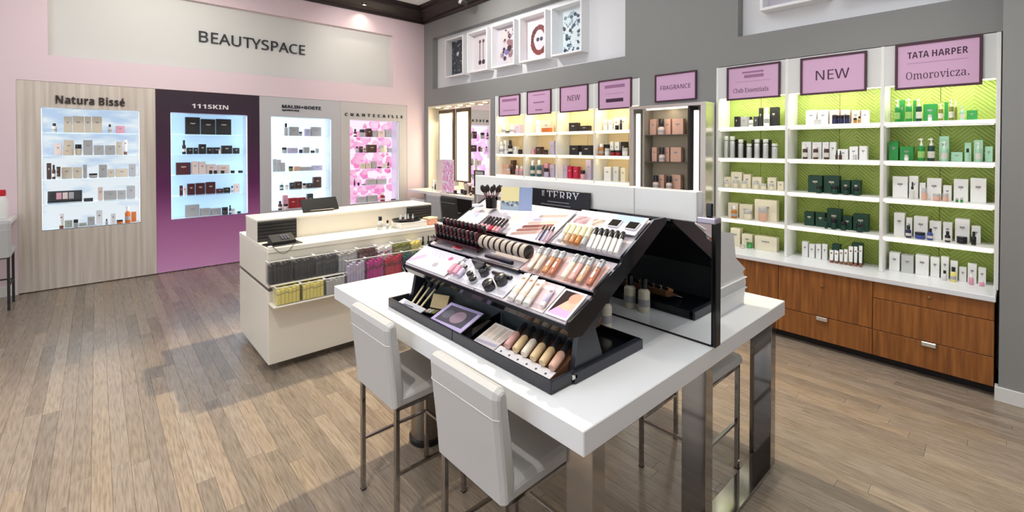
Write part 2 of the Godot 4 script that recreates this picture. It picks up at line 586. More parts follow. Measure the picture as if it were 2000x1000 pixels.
func pink_wall() -> void:
	# sign panel over the niches
	var sg := thing("sign_panel", "long recessed cream panel with dark capital letters high on the pink wall", "sign", Vector3(1.86, 3.3525, -8.0))
	put(sg, "board", bx(Vector3(0, 0, -0.1), Vector3(4.58, 0.975, 0.2)), mat("sign_cream", rgb(214, 213, 209), 0.55))
	letters(sg, "BEAUTYSPACE", 1.47, 0.155, Vector3(-0.015, 0.0, 0.012), mat("sign_black", rgb(38, 38, 44), 0.5), "Droid Sans", 400, 0.024)
	var wood_tex := noise_tex(0.02, 21, 512, 512, [rgb(190, 177, 164), rgb(208, 196, 184), rgb(224, 214, 204)], 4)
	var oak := mat("pale_ash", Color.WHITE, 0.55, 0.0, {"uv1_scale": Vector3(1.5, 0.045, 1)})
	oak.albedo_texture = wood_tex
	var purple := mat("purple_fade", Color.WHITE, 0.4, 0.0, {"uv1_scale": Vector3(1, 1.0 / 2.545, 1)})
	var gt := GradientTexture2D.new()
	var gr := Gradient.new()
	gr.offsets = PackedFloat32Array([0.0, 0.25, 0.52, 0.72, 1.0])
	gr.colors = PackedColorArray([rgb(44, 24, 40), rgb(56, 24, 52), rgb(92, 26, 84), rgb(168, 98, 150), rgb(222, 158, 208)])
	gt.gradient = gr
	gt.fill_from = Vector2(0, 0)
	gt.fill_to = Vector2(0, 1)
	gt.width = 8
	gt.height = 256
	purple.albedo_texture = gt
	var pgrey := mat("panel_grey", rgb(196, 194, 197), 0.45)
	var faces := [oak, purple, pgrey, mat("panel_warm_grey", rgb(204, 198, 196), 0.45)]
	var labels := ["pale wood grain display panel with a sky-blue lit niche and dark lettering", "display panel fading from dark purple to mauve with a blue lit niche", "plain grey display panel with a white lit niche and two lines of lettering", "grey display panel with a pink flower picture behind its lit niche"]
	var backs := [
		pic_mat("cloud_back", cloud_image(), 0.8),
		glow("ice_back", rgb(180, 214, 242), 0.55),
		glow("white_back", rgb(218, 238, 250), 0.7),
		pic_mat("blossom_back", blossom_image(), 0.9)]
	var tone := [Color(0.84, 0.93, 1.0), Color(0.78, 0.9, 1.0), Color(0.88, 0.96, 1.0), Color(1.0, 0.72, 0.95)]
	var glass := mat("shelf_glass", Color(0.85, 0.95, 1.0, 0.16), 0.05, 0.0, {"transparency": BaseMaterial3D.TRANSPARENCY_ALPHA})
	var reveal := mat("niche_white", rgb(232, 238, 246), 0.5)
	for i in 4:
		var c: Array = NICHES[i]
		var t := thing("display_panel", labels[i], "wall display")
		var y0 := 0.728
		var y1 := 2.232
		put(t, "face", wall_geo(false, BW - 0.006, -8.0, c[0] + 0.001, c[1] - 0.001, 0.012, 2.543, [Rect2(c[2], y0, c[3] - c[2], y1 - y0)]), faces[i])
		var g := G()
		g.box(Vector3(c[2] - 0.01, (y0 + y1) / 2, -8.09), Vector3(0.02, y1 - y0 + 0.04, 0.28))
		g.box(Vector3(c[3] + 0.01, (y0 + y1) / 2, -8.09), Vector3(0.02, y1 - y0 + 0.04, 0.28))
		g.box(Vector3((c[2] + c[3]) / 2, y1 + 0.01, -8.09), Vector3(c[3] - c[2], 0.02, 0.28))
		g.box(Vector3((c[2] + c[3]) / 2, y0 - 0.01, -8.09), Vector3(c[3] - c[2], 0.02, 0.28))
		put(t, "niche_lining", g, reveal)
		var bk := G()
		bk.t = Transform3D(Basis.IDENTITY, Vector3(c[2], y1, -8.235))
		bk.box(Vector3((c[3] - c[2]) / 2, -(y1 - y0) / 2, 0), Vector3(c[3] - c[2], y1 - y0, 0.01))
		put(t, "light_box", bk, backs[i])
		for y in NSHELF:
			put(t, "glass_shelf", bx(Vector3((c[2] + c[3]) / 2, y - 0.004, -8.095), Vector3(c[3] - c[2] - 0.002, 0.008, 0.26)), glass)
		area("niche_light", Vector3((c[2] + c[3]) / 2, (y0 + y1) / 2, -8.222), Vector3(0, 0, 1), c[3] - c[2] - 0.04, y1 - y0 - 0.04, 0.2, tone[i])
		for q in [-1.0, 1.0]:  # upright strips added to brighten the fronts of the goods
			var ex: float = c[2] + 0.004 if q < 0 else c[3] - 0.004
			put(t, "light_strip", bx(Vector3(ex, (y0 + y1) / 2, -7.965), Vector3(0.006, y1 - y0 - 0.02, 0.012)), glow("fill_strip_cool", Color(0.94, 0.97, 1.0), 1.0))
			area("niche_fill_strip", Vector3(ex - q * 0.006, (y0 + y1) / 2, -7.965), Vector3(-q, 0, -0.55), 0.012, y1 - y0 - 0.04, 0.08, Color(0.96, 0.98, 1.0))
		var black := mat("sign_black")
		var plum := mat("letter_pale", rgb(232, 224, 226), 0.5)
		if i == 0:
			letters(t, "Natura Bissé", 0.647, 0.105, Vector3(-0.045, 2.335, BW + 0.002), mat("letter_brown", rgb(44, 32, 30), 0.5), "Droid Sans", 700, 0.016)
		elif i == 1:
			letters(t, "111SKIN", 0.45, 0.062, Vector3(1.235, 2.335, BW + 0.002), plum, "Droid Sans", 700, 0.016)
		elif i == 2:
			letters(t, "MALIN+GOETZ", 0.61, 0.05, Vector3(2.51, 2.40, BW + 0.002), mat("letter_navy", rgb(26, 24, 44), 0.5), "Droid Sans", 700, 0.012)
			letters(t, "apothecary", 0.26, 0.04, Vector3(2.335, 2.34, BW + 0.002), mat("letter_navy"), "Droid Sans", 700, 0.012)
		else:
			letters(t, "CHANTECAILLE", 1.12, 0.052, Vector3(3.785, 2.32, BW + 0.002), black, "Droid Sans", 700, 0.012, 0.0, 26)

func pic_mat(key: String, im: Image, e: float) -> StandardMaterial3D:
	var t := ImageTexture.create_from_image(im)
	var m := mat(key, Color.BLACK, 0.6, 0.0, {"emission_enabled": true, "emission": Color.BLACK, "emission_energy_multiplier": e, "emission_operator": BaseMaterial3D.EMISSION_OP_ADD, "uv1_scale": Vector3(1.0 / 0.95, 1.0 / 1.504, 1)})
	m.emission_texture = t
	return m

func cloud_image() -> Image:
	var im := Image.create(128, 192, false, Image.FORMAT_RGB8)
	var f := FastNoiseLite.new()
	f.seed = 3
	f.frequency = 0.02
	for y in 192:
		for x in 128:
			var k := clampf(f.get_noise_2d(x * 0.7, y * 2.0) * 1.4 + 0.25 + y / 150.0, 0, 1)
			im.set_pixel(x, y, rgb(190, 214, 242).lerp(rgb(236, 246, 252), k))
	return im

func blossom_image() -> Image:
	var im := Image.create(192, 288, false, Image.FORMAT_RGB8)
	im.fill(rgb(250, 238, 250))
	var r := RandomNumberGenerator.new()
	r.seed = 12
	for k in 62:
		var c := Vector2(r.randf() * 192, r.randf() * 288)
		var rad := 7.0 + r.randf() * 20.0
		var hue := rgb(238, 96, 176).lerp(rgb(244, 178, 226), r.randf())
		for j in 5:
			var a := TAU * j / 5 + r.randf()
			var pc := c + Vector2(cos(a), sin(a)) * rad * 0.45
			for y in range(maxi(0, int(pc.y - rad * 0.5)), mini(288, int(pc.y + rad * 0.5))):
				for x in range(maxi(0, int(pc.x - rad * 0.5)), mini(192, int(pc.x + rad * 0.5))):
					if Vector2(x, y).distance_to(pc) < rad * 0.5:
						im.set_pixel(x, y, hue.lerp(Color.WHITE, 0.12 * j))
	return im


# ---------------------------------------------------------------- shelf units in the grey wall
func chevron_tex() -> ImageTexture:
	var im := Image.create(128, 128, false, Image.FORMAT_RGB8)
	for y in 128:
		for x in 128:
			var k := fposmod((y + absf(x - 64.0)) / 16.0, 1.0)
			var v := 0.35 if k < 0.14 else 0.7
			im.set_pixel(x, y, Color(v, v, v))
	return ImageTexture.create_from_image(im)

func shelf_unit(called: String, label: String, edges: Array, levels: Array, floor_y: float, back: Material, strip: Material, led: Color, e_top: float, e_low: float) -> void:
	var t := thing(called, label, "shelf unit")
	var white := mat("shelf_white", rgb(240, 240, 236), 0.35)
	var n := edges.size()
	for i in n:
		put(t, "upright", bx(Vector3(RW + 0.145, (floor_y + 2.577) / 2, edges[i]), Vector3(0.29, 2.577 - floor_y, 0.024), 0.002), white)
	put(t, "fascia", bx(Vector3(RW + 0.012, 2.412, (edges[0] + edges[n - 1]) / 2), Vector3(0.02, 0.325, edges[n - 1] - edges[0]), 0.002), mat("fascia_white", rgb(222, 222, 220), 0.5))
	for i in n - 1:
		var zc: float = (edges[i] + edges[i + 1]) / 2
		var w: float = edges[i + 1] - edges[i] - 0.024
		for s in [-1, 1]:
			put(t, "back_panel", bx(Vector3(RW + 0.292, (floor_y + 2.57) / 2, zc + s * w / 4), Vector3(0.012, 2.57 - floor_y, w / 2 - 0.003), 0.001), back)
		put(t, "bay_top", bx(Vector3(RW + 0.15, 2.264, zc), Vector3(0.26, 0.012, w)), white)
		put(t, "light_strip", bx(Vector3(RW + 0.045, 2.252, zc), Vector3(0.03, 0.012, w - 0.01), 0.002), strip)
		area("shelf_light", Vector3(RW + 0.05, 2.24, zc), Vector3(1.0, -0.9, 0), w - 0.04, 0.02, e_top, led)
		for y in levels:
			var sh := put(t, "shelf", bx(Vector3(RW + 0.145, y, zc), Vector3(0.284, 0.034, w), 0.003), white)
			if y > floor_y + 0.1:
				put(sh, "added_edge_glow", bx(Vector3(RW + 0.001, y, zc), Vector3(0.005, 0.026, w - 0.004), 0.001), glow("edge_" + called, Color(1.0, 0.98, 0.92), 0.62))  # glow added to the front edge so it reads bright white
				put(sh, "light_strip", bx(Vector3(RW + 0.03, y - 0.02, zc), Vector3(0.014, 0.006, w - 0.02)), strip)
				area("shelf_light", Vector3(RW + 0.03, y - 0.026, zc), Vector3(0.8, -1, 0), w - 0.04, 0.012, e_low, led)

func shop_sign(z0: float, z1: float, y0: float, y1: float, label: String, lines: Array, x := RW - 0.002) -> void:
	var t := thing("framed_sign", label, "sign", Vector3(x, (y0 + y1) / 2, (z0 + z1) / 2), -PI / 2, "")
	var w := z1 - z0
	var h := y1 - y0
	var fr := mat("sign_frame", rgb(72, 34, 48), 0.45)
	var g := G()
	for s in [-1.0, 1.0]:
		g.box(Vector3(s * (w / 2 - 0.0085), 0, 0.011), Vector3(0.017, h, 0.02), 0.002)
		g.box(Vector3(0, s * (h / 2 - 0.0085), 0.011), Vector3(w - 0.03, 0.017, 0.018), 0.002)
	put(t, "frame", g, fr)
	put(t, "sheet", bx(Vector3(0, 0, 0.006), Vector3(w - 0.03, h - 0.03, 0.008)), mat("sign_pink", rgb(214, 172, 204), 0.45))
	var ink := mat("sign_ink", rgb(66, 36, 62), 0.6)
	var pale := mat("sign_ink_pale", rgb(160, 112, 150), 0.6)
	for l in lines:
		# [text, width, height, x, y, pale?, font]
		if l[0] == "-":
			put(t, "printed_line", bx(Vector3(l[3], l[4], 0.0105), Vector3(l[1], l[2], 0.001)), pale if l[5] else ink)
		else:
			letters(t, l[0], l[1], l[2], Vector3(l[3], l[4], 0.0105), pale if l[5] else ink, l[6], 700 if l[0] == "TATA HARPER" else 400, 0.001)

func grey_wall() -> void:
	var green := mat("green_panel", rgb(164, 184, 88), 0.5, 0.0, {"normal_enabled": true, "normal_scale": 1.3, "uv1_scale": Vector3(4.0, 4.0, 1)})
	green.normal_texture = chevron_normal()
	var cream := mat("cream_panel", rgb(236, 214, 168), 0.5)
	var led := glow("led_warm", Color(1.0, 0.98, 0.9), 1.2)
	var led2 := glow("led_cream", Color(1.0, 0.93, 0.76), 1.6)
	shelf_unit("shelf_unit", "white wall shelves of three bays with lime green chevron backs", [-2.133, -1.482, -0.772, -0.112], [1.935, 1.62, 1.31, 0.995], 0.713, green, led, Color(1.0, 0.99, 0.93), 0.2, 0.022)
	shelf_unit("shelf_unit", "cream backed lit wall shelves of four bays beside the mirror recess", [-5.735, -5.065, -4.405, -3.738, -3.072], [1.945, 1.62, 1.29], 0.93, cream, led2, Color(1.0, 0.92, 0.75), 0.16, 0.04)
	# counter slab and wooden cabinets under the green shelves
	var slab := put(self, "countertop", bx(Vector3(4.853, 0.692, -1.122), Vector3(0.506, 0.04, 2.03), 0.004), mat("slab_white", rgb(236, 238, 242), 0.25))
	tag(slab, "long white countertop slab over the brown wooden cabinets under green shelves", "countertop")
	var wt := noise_tex(0.02, 31, 512, 512, [rgb(116, 68, 27), rgb(148, 90, 38), rgb(174, 112, 52)], 5)
	var wood := mat("walnut", Color.WHITE, 0.42, 0.0, {"uv1_scale": Vector3(2.4, 0.14, 1)})
	wood.albedo_texture = wt
	var steel := mat("steel", rgb(214, 212, 208), 0.25, 1.0)
	var dark := mat("kick_dark", rgb(30, 24, 22), 0.6)
	var zs := [-2.133, -1.482, -0.79, -0.112]
	var says := ["wooden cabinet under the green shelves, partly behind the make-up table", "wooden cabinet with a tall door over one steel handled drawer", "wooden cabinet of three drawers beside the grey wall end"]
	for i in 3:
		var w: float = zs[i + 1] - zs[i]
		var t := thing("wooden_cabinet", says[i], "cabinet", Vector3(4.63, 0, (zs[i] + zs[i + 1]) / 2), -PI / 2)
		put(t, "carcass", bx(Vector3(0, 0.372, -0.235), Vector3(w - 0.002, 0.596, 0.43)), wood)
		put(t, "plinth", bx(Vector3(0, 0.037, -0.27), Vector3(w, 0.074, 0.36)), dark)
		var rows := [[0.076, 0.28, true], [0.286, 0.668, false]] if i < 2 else [[0.076, 0.278, true], [0.283, 0.533, false], [0.538, 0.668, false]]
		for k in rows.size():
			var r: Array = rows[k]
			var g := G()
			g.uv_off = Vector2(i * 0.37 + 0.21 * k, 0.4 * i)
			g.box(Vector3(0, (r[0] + r[1]) / 2, -0.01), Vector3(w - 0.004, r[1] - r[0], 0.02), 0.0015)
			var d := put(t, "door" if i < 2 and k == 1 else "drawer", g, wood)
			if r[2]:
				var h := G()
				h.box(Vector3(0, r[1] - 0.012, 0.012), Vector3(0.085, 0.034, 0.02), 0.004)
				put(d, "handle", h, steel)
			elif k == rows.size() - 1:
				var h := G()
				h.t = Transform3D(Basis(Vector3.RIGHT, PI / 2), Vector3(0, r[0] + (r[1] - r[0]) * (0.6 if i == 2 else 0.68), 0))
				h.lathe([Vector2(0, 0), Vector2(0.014, 0), Vector2(0.014, 0.004), Vector2(0.008, 0.008), Vector2(0, 0.008)], 14)
				put(d, "lock", h, mat("brass_lock", rgb(150, 112, 70), 0.35, 1.0))
	# white base cabinets under the cream shelves
	var wb := thing("base_cabinet", "white base cabinet below the cream backed shelves", "cabinet", Vector3(RW, 0, -4.4), -PI / 2)
	put(wb, "carcass", bx(Vector3(0, 0.46, -0.15), Vector3(2.66, 0.9, 0.3), 0.003), mat("shelf_white"))
	for k in 4:
		put(wb, "door", bx(Vector3(-1.0 + k * 0.6665, 0.47, 0.009), Vector3(0.655, 0.82, 0.018), 0.003), mat("shelf_white"))
	# signs
	var S := "Droid Sans"
	var R := "Droid Serif"
	shop_sign(-2.03, -1.532, 2.222, 2.56, "framed pink sign with small script lettering over the green bay beside the tower", [["-", 0.2, 0.018, 0.0, 0.1, true], ["-", 0.18, 0.03, 0.01, 0.06, true], ["-", 0.32, 0.003, 0.0, 0.01, true], ["Club Essentials", 0.33, 0.045, -0.02, -0.075, false, R]])
	shop_sign(-1.366, -0.873, 2.22, 2.56, "framed pink NEW sign over the middle green bay", [["NEW", 0.25, 0.085, 0.0, 0.0, false, S]])
	shop_sign(-0.69, -0.193, 2.207, 2.574, "framed pink sign of bold capitals above serif lettering over green bay at wall end", [["TATA HARPER", 0.345, 0.05, 0.0, 0.085, false, S], ["-", 0.35, 0.003, 0.0, 0.02, true], ["Omorovicza.", 0.36, 0.062, 0.0, -0.075, false, R]])
	shop_sign(-5.633, -5.14, 2.232, 2.565, "framed pink sign over the cream bay next to the mirror recess", [["-", 0.34, 0.04, 0.0, 0.085, true], ["-", 0.3, 0.012, 0.0, -0.075, true]])
	shop_sign(-4.985, -4.49, 2.225, 2.58, "framed pink sign of three faint lines over the second cream bay", [["-", 0.25, 0.012, 0.0, 0.11, true], ["-", 0.22, 0.02, 0.0, 0.0, true], ["-", 0.15, 0.02, 0.0, -0.11, true]])
	shop_sign(-4.323, -3.826, 2.225, 2.585, "framed pink NEW sign over the cream backed bay", [["NEW", 0.22, 0.075, 0.0, 0.01, false, S]])
	shop_sign(-3.66, -3.164, 2.22, 2.597, "framed pink sign of two lines over the cream bay beside the fragrance tower", [["-", 0.3, 0.04, 0.0, 0.1, true], ["-", 0.28, 0.004, 0.0, 0.01, true], ["-", 0.26, 0.045, 0.0, -0.075, false]])
	shop_sign(-2.85, -2.35, 2.262, 2.58, "framed pink FRAGRANCE sign on the grey wall above the lit tower", [["FRAGRANCE", 0.36, 0.05, 0.0, 0.0, false, S]])
	# high recesses with shadow boxes
	var wh := mat("recess_white", rgb(232, 232, 234), 0.5)
	var r1 := put(self, "recess_panel", bx(Vector3(5.0, 3.351, -5.4425), Vector3(0.13, 0.976, 4.352)), wh)
	tag(r1, "white recessed wall panel holding five shadow boxes high on the grey wall", "wall panel")
	var r2 := put(self, "recess_panel", bx(Vector3(5.0, 3.351, -1.08), Vector3(0.13, 0.976, 1.696)), wh)
	tag(r2, "white recessed wall panel above the green shelves, cut by the picture top", "wall panel")
	var zb := [-6.87, -6.2, -5.54, -4.875, -4.215]
	var boxes := ["dark starry picture", "two tall stemmed shapes", "crowded dark and violet blossoms", "red brown ring around two dark dots", "blue black scattered blots"]
	for i in 5:
		shadow_box(zb[i], 3.37, "white shadow box holding a picture of " + boxes[i], i)
	shadow_box(-1.45, 3.415, "white shadow box above the green shelves showing only its lower edge", 2)
	shadow_box(-0.76, 3.415, "white shadow box near the wall end above the green shelves", 4)

func chevron_normal() -> ImageTexture:
	var im := chevron_tex().get_image()
	im.bump_map_to_normal_map(6.0)
	return ImageTexture.create_from_image(im)

func shadow_box(z: float, y: float, label: String, kind: int) -> void:
	var t := thing("shadow_box", label, "shadow box", Vector3(4.935, y, z + 0.02), -PI / 2)
	var w := 0.56
	var h := 0.70
	var d := 0.16
	var wm := mat("box_white", rgb(244, 244, 246), 0.4)
	var g := G()
	for s in [-1.0, 1.0]:
		g.box(Vector3(s * (w / 2 - 0.014), 0, d / 2), Vector3(0.028, h, d), 0.003)
		g.box(Vector3(0, s * (h / 2 - 0.014), d / 2), Vector3(w - 0.05, 0.028, d - 0.002), 0.003)
	put(t, "box_frame", g, wm)
	var im := Image.create(96, 128, false, Image.FORMAT_RGB8)
	var r := RandomNumberGenerator.new()
	r.seed = 40 + kind
	im.fill([rgb(64, 66, 72), rgb(226, 216, 220), rgb(206, 200, 208), rgb(230, 216, 222), rgb(222, 232, 236)][kind])
	if kind == 0:
		for k in 60:
			blot(im, Vector2(r.randf() * 96, r.randf() * 128), 0.6 + r.randf() * 2.2, rgb(190, 196, 206))
		blot(im, Vector2(34, 48), 7.0, rgb(214, 218, 226))
	elif kind == 1:
		for q in [[30, 4], [48, 3], [74, 5]]:
			im.fill_rect(Rect2i(q[0], 24, q[1], 70), rgb(86, 74, 84))
			blot(im, Vector2(q[0] + 2, 96), 8.0, rgb(54, 46, 56))
			blot(im, Vector2(q[0] + 2, 26), 6.0, rgb(110, 84, 92))
	elif kind == 2:
		for k in 46:
			blot(im, Vector2(16 + r.randf() * 64, 12 + r.randf() * 104), 3.0 + r.randf() * 7.0, [rgb(66, 46, 60), rgb(150, 112, 120), rgb(122, 116, 168), rgb(226, 206, 196), rgb(180, 150, 130)][k % 5])
	elif kind == 3:
		for k in 44:
			var a := TAU * k / 44
			blot(im, Vector2(52 + cos(a) * 28, 68 + sin(a) * 37), 5.0 + r.randf() * 3.0, rgb(136, 62, 58).lerp(rgb(84, 44, 52), r.randf()))
		blot(im, Vector2(46, 66), 6.0, rgb(66, 70, 84))
		blot(im, Vector2(60, 66), 6.0, rgb(66, 70, 84))
	else:
		for k in 70:
			blot(im, Vector2(18 + r.randf() * 64, 14 + r.randf() * 104), 1.5 + r.randf() * 4.5, [rgb(60, 84, 108), rgb(150, 180, 196), rgb(34, 48, 66), rgb(110, 140, 150)][k % 4])
	var m := mat("box_picture_%d" % kind, Color.WHITE, 0.5)
	if m.albedo_texture == null:
		m.albedo_texture = ImageTexture.create_from_image(im)
		m.uv1_scale = Vector3(1.0 / (w - 0.05), 1.0 / (h - 0.05), 1)
		m.uv1_offset = Vector3(0.5, 0.5, 0)
	put(t, "picture", bx(Vector3(0, 0, 0.012), Vector3(w - 0.05, h - 0.05, 0.02)), m)

func blot(im: Image, c: Vector2, r: float, col: Color) -> void:
	for y in range(maxi(0, int(c.y - r)), mini(im.get_height(), int(c.y + r) + 1)):
		for x in range(maxi(0, int(c.x - r)), mini(im.get_width(), int(c.x + r) + 1)):
			if Vector2(x, y).distance_to(c) <= r:
				im.set_pixel(x, y, col)

# ---------------------------------------------------------------- fragrance tower
func tower() -> void:
	var chrome := mat("chrome", rgb(168, 165, 162), 0.1, 1.0)
	var t := thing("fragrance_tower", "tall chrome display tower with lit white columns against the grey wall", "display tower", Vector3(4.6, 0, -2.605), -PI / 2)
	var olive := mat("tower_back", rgb(176, 166, 142), 0.5)
	var lit := glow("tube_white", Color(1.0, 0.98, 0.94), 1.3)
	chrome = mat("satin_chrome", rgb(226, 222, 214), 0.28, 0.85)
	# local: x along the wall, z out to the room
	put(t, "plinth", bx(Vector3(0, 0.04, -0.1), Vector3(0.9, 0.08, 0.2), 0.003), chrome)
	for s in [-1.0, 1.0]:
		put(t, "side_post", bx(Vector3(s * 0.425, 1.145, -0.1), Vector3(0.055, 2.13, 0.2), 0.002), chrome)
		put(t, "light_column", bx(Vector3(s * 0.345, 1.13, -0.02), Vector3(0.045, 2.0, 0.03), 0.004), lit)
		area("column_light", Vector3(4.575, 1.3, -2.605 + s * 0.345), Vector3(-1, 0, 0), 0.04, 1.6, 0.25, Color(1.0, 0.98, 0.94))
		put(t, "box_side", bx(Vector3(s * 0.268, 1.145, -0.1), Vector3(0.022, 2.12, 0.19), 0.002), mat("tower_dark", rgb(54, 50, 48), 0.3, 0.4) if s > 0 else mat("tower_grey", rgb(160, 152, 140), 0.35, 0.0))
	put(t, "top_rail", bx(Vector3(0, 2.197, -0.1), Vector3(0.908, 0.034, 0.205), 0.002), chrome)
	put(t, "top_light", bx(Vector3(0, 2.172, -0.06), Vector3(0.5, 0.014, 0.06), 0.002), lit)
	area("tower_light", Vector3(4.65, 2.16, -2.605), Vector3(0.2, -1, 0), 0.48, 0.05, 0.05, Color(1.0, 0.95, 0.85))
	put(t, "back_panel", bx(Vector3(0, 1.14, -0.192), Vector3(0.55, 2.1, 0.012)), olive)
	for y in [1.885, 1.585, 1.285, 0.985, 0.685]:
		put(t, "shelf", bx(Vector3(0, y - 0.006, -0.1), Vector3(0.51, 0.012, 0.17), 0.001), mat("tower_shelf", rgb(92, 86, 76), 0.2, 0.2))

# ---------------------------------------------------------------- mirror recess and make-up desk
func makeup_station() -> void:
	var mirror := mat("mirror", rgb(236, 238, 238), 0.02, 1.0)
	var cream := mat("recess_cream", rgb(226, 216, 196), 0.5)
	var t := thing("wall_mirror", "tall wall mirror with two bright upright light panels in the corner recess", "mirror")
	put(t, "glass", bx(Vector3(5.0, 1.72, -6.83), Vector3(0.012, 1.63, 1.87)), mirror)
	var g := G()
	g.box(Vector3(4.93, 1.27, -7.777), Vector3(0.22, 2.54, 0.024))
	g.box(Vector3(4.93, 1.27, -5.883), Vector3(0.22, 2.54, 0.024))
	put(t, "recess_side", g, cream)
	put(t, "recess_top", bx(Vector3(4.935, 2.525, -6.83), Vector3(0.22, 0.03, 1.866)), cream)
	for k in 5:
		var q := G()
		q.lathe([Vector2(0, 0), Vector2(0.045, 0), Vector2(0.045, 0.012), Vector2(0, 0.012)], 16, 1, 1, Vector3(4.9, 2.5, -7.55 + k * 0.36))
		put(t, "downlight", q, glow("downlight_glow", Color(1.0, 0.92, 0.72), 2.2))
		spot("recess_spot", Vector3(4.9, 2.49, -7.55 + k * 0.36), Vector3(4.85, 0.9, -7.55 + k * 0.36), 0.5, Color(1.0, 0.9, 0.72), 50.0, 0.03, 0.8)
	for c in [[-7.40, 0.42], [-6.86, 0.34]]:
		put(t, "panel_frame", bx(Vector3(4.985, 1.78, c[0]), Vector3(0.02, 1.36, c[1] + 0.09), 0.003), mat("frame_bronze", rgb(96, 86, 70), 0.4, 0.6))
		put(t, "light_panel", bx(Vector3(4.972, 1.76, c[0]), Vector3(0.012, 1.26, c[1]), 0.002), glow("panel_cream", Color(1.0, 0.97, 0.86), 1.0))
		area("mirror_light", Vector3(4.962, 1.76, c[0]), Vector3(-1, 0, 0), c[1], 1.2, 0.4, Color(1.0, 0.95, 0.84))
	var wm := mat("desk_white", rgb(232, 230, 226), 0.35)
	var d := thing("makeup_desk", "high white make-up desk below the corner mirror with an open pedestal", "desk", Vector3(4.4, 0, -6.78))
	put(d, "desktop", bx(Vector3(0.28, 0.93, 0), Vector3(0.62, 0.045, 1.98), 0.003), wm)
	put(d, "pedestal", bx(Vector3(0.34, 0.36, -0.74), Vector3(0.5, 0.72, 0.48), 0.003), wm)
	put(d, "side_panel", bx(Vector3(0.3, 0.454, 0.95), Vector3(0.56, 0.908, 0.04), 0.003), wm)
	put(d, "open_shelf", bx(Vector3(0.3, 0.75, -0.74), Vector3(0.58, 0.06, 0.5), 0.003), wm)
	put(d, "back_board", bx(Vector3(0.56, 0.45, 0), Vector3(0.02, 0.9, 1.9)), mat("kick_dark"))

# ---------------------------------------------------------------- stools
func slab_soft(outline: PackedVector2Array, hw: float, r: float) -> Geo:
	var c := Vector2.ZERO
	for p in outline:
		c += p
	c /= outline.size()
	var size := 0.0
	for p in outline:
		size = maxf(size, p.distance_to(c))
	var secs := []
	for q in [[-hw, 1.0], [-hw + r * 0.25, 0.55], [-hw + r, 0.0], [hw - r, 0.0], [hw - r * 0.25, 0.55], [hw, 1.0]]:
		var row := []
		for i in outline.size():
			var p := outline[i]
			var a := outline[(i + outline.size() - 1) % outline.size()]
			var b := outline[(i + 1) % outline.size()]
			var tg := (b - a).normalized()
			var nrm := Vector2(tg.y, -tg.x)
			if nrm.dot(p - c) < 0:
				nrm = -nrm
			var w: Vector2 = p - nrm * r * float(q[1]) * 0.8
			row.append(Vector3(w.x, w.y, q[0]))
		secs.append(row)
	var g := G()
	var m := outline.size()
	for k in secs.size() - 1:
		for i in m:
			var j := (i + 1) % m
			var mid: Vector3 = (secs[k][i] + secs[k][j] + secs[k + 1][i] + secs[k + 1][j]) / 4.0
			var o2 := outline[j] - outline[i]
			var nn := Vector2(o2.y, -o2.x)
			var pm := (outline[i] + outline[j]) / 2
			if nn.dot(pm - c) < 0:
				nn = -nn
			nn = nn.normalized()
			var tilt := -1.0 if k < 2 else (1.0 if k > 2 else 0.0)
			g.poly([secs[k][i], secs[k][j], secs[k + 1][j], secs[k + 1][i]], Vector3(nn.x, nn.y, tilt * 0.7) if mid.length() >= 0 else Vector3.UP)
	for s in [0, secs.size() - 1]:
		var tri := Geometry2D.triangulate_polygon(outline)
		for k in range(0, tri.size(), 3):
			g.poly([secs[s][tri[k]], secs[s][tri[k + 1]], secs[s][tri[k + 2]]], Vector3(0, 0, -1 if s == 0 else 1))
	return g

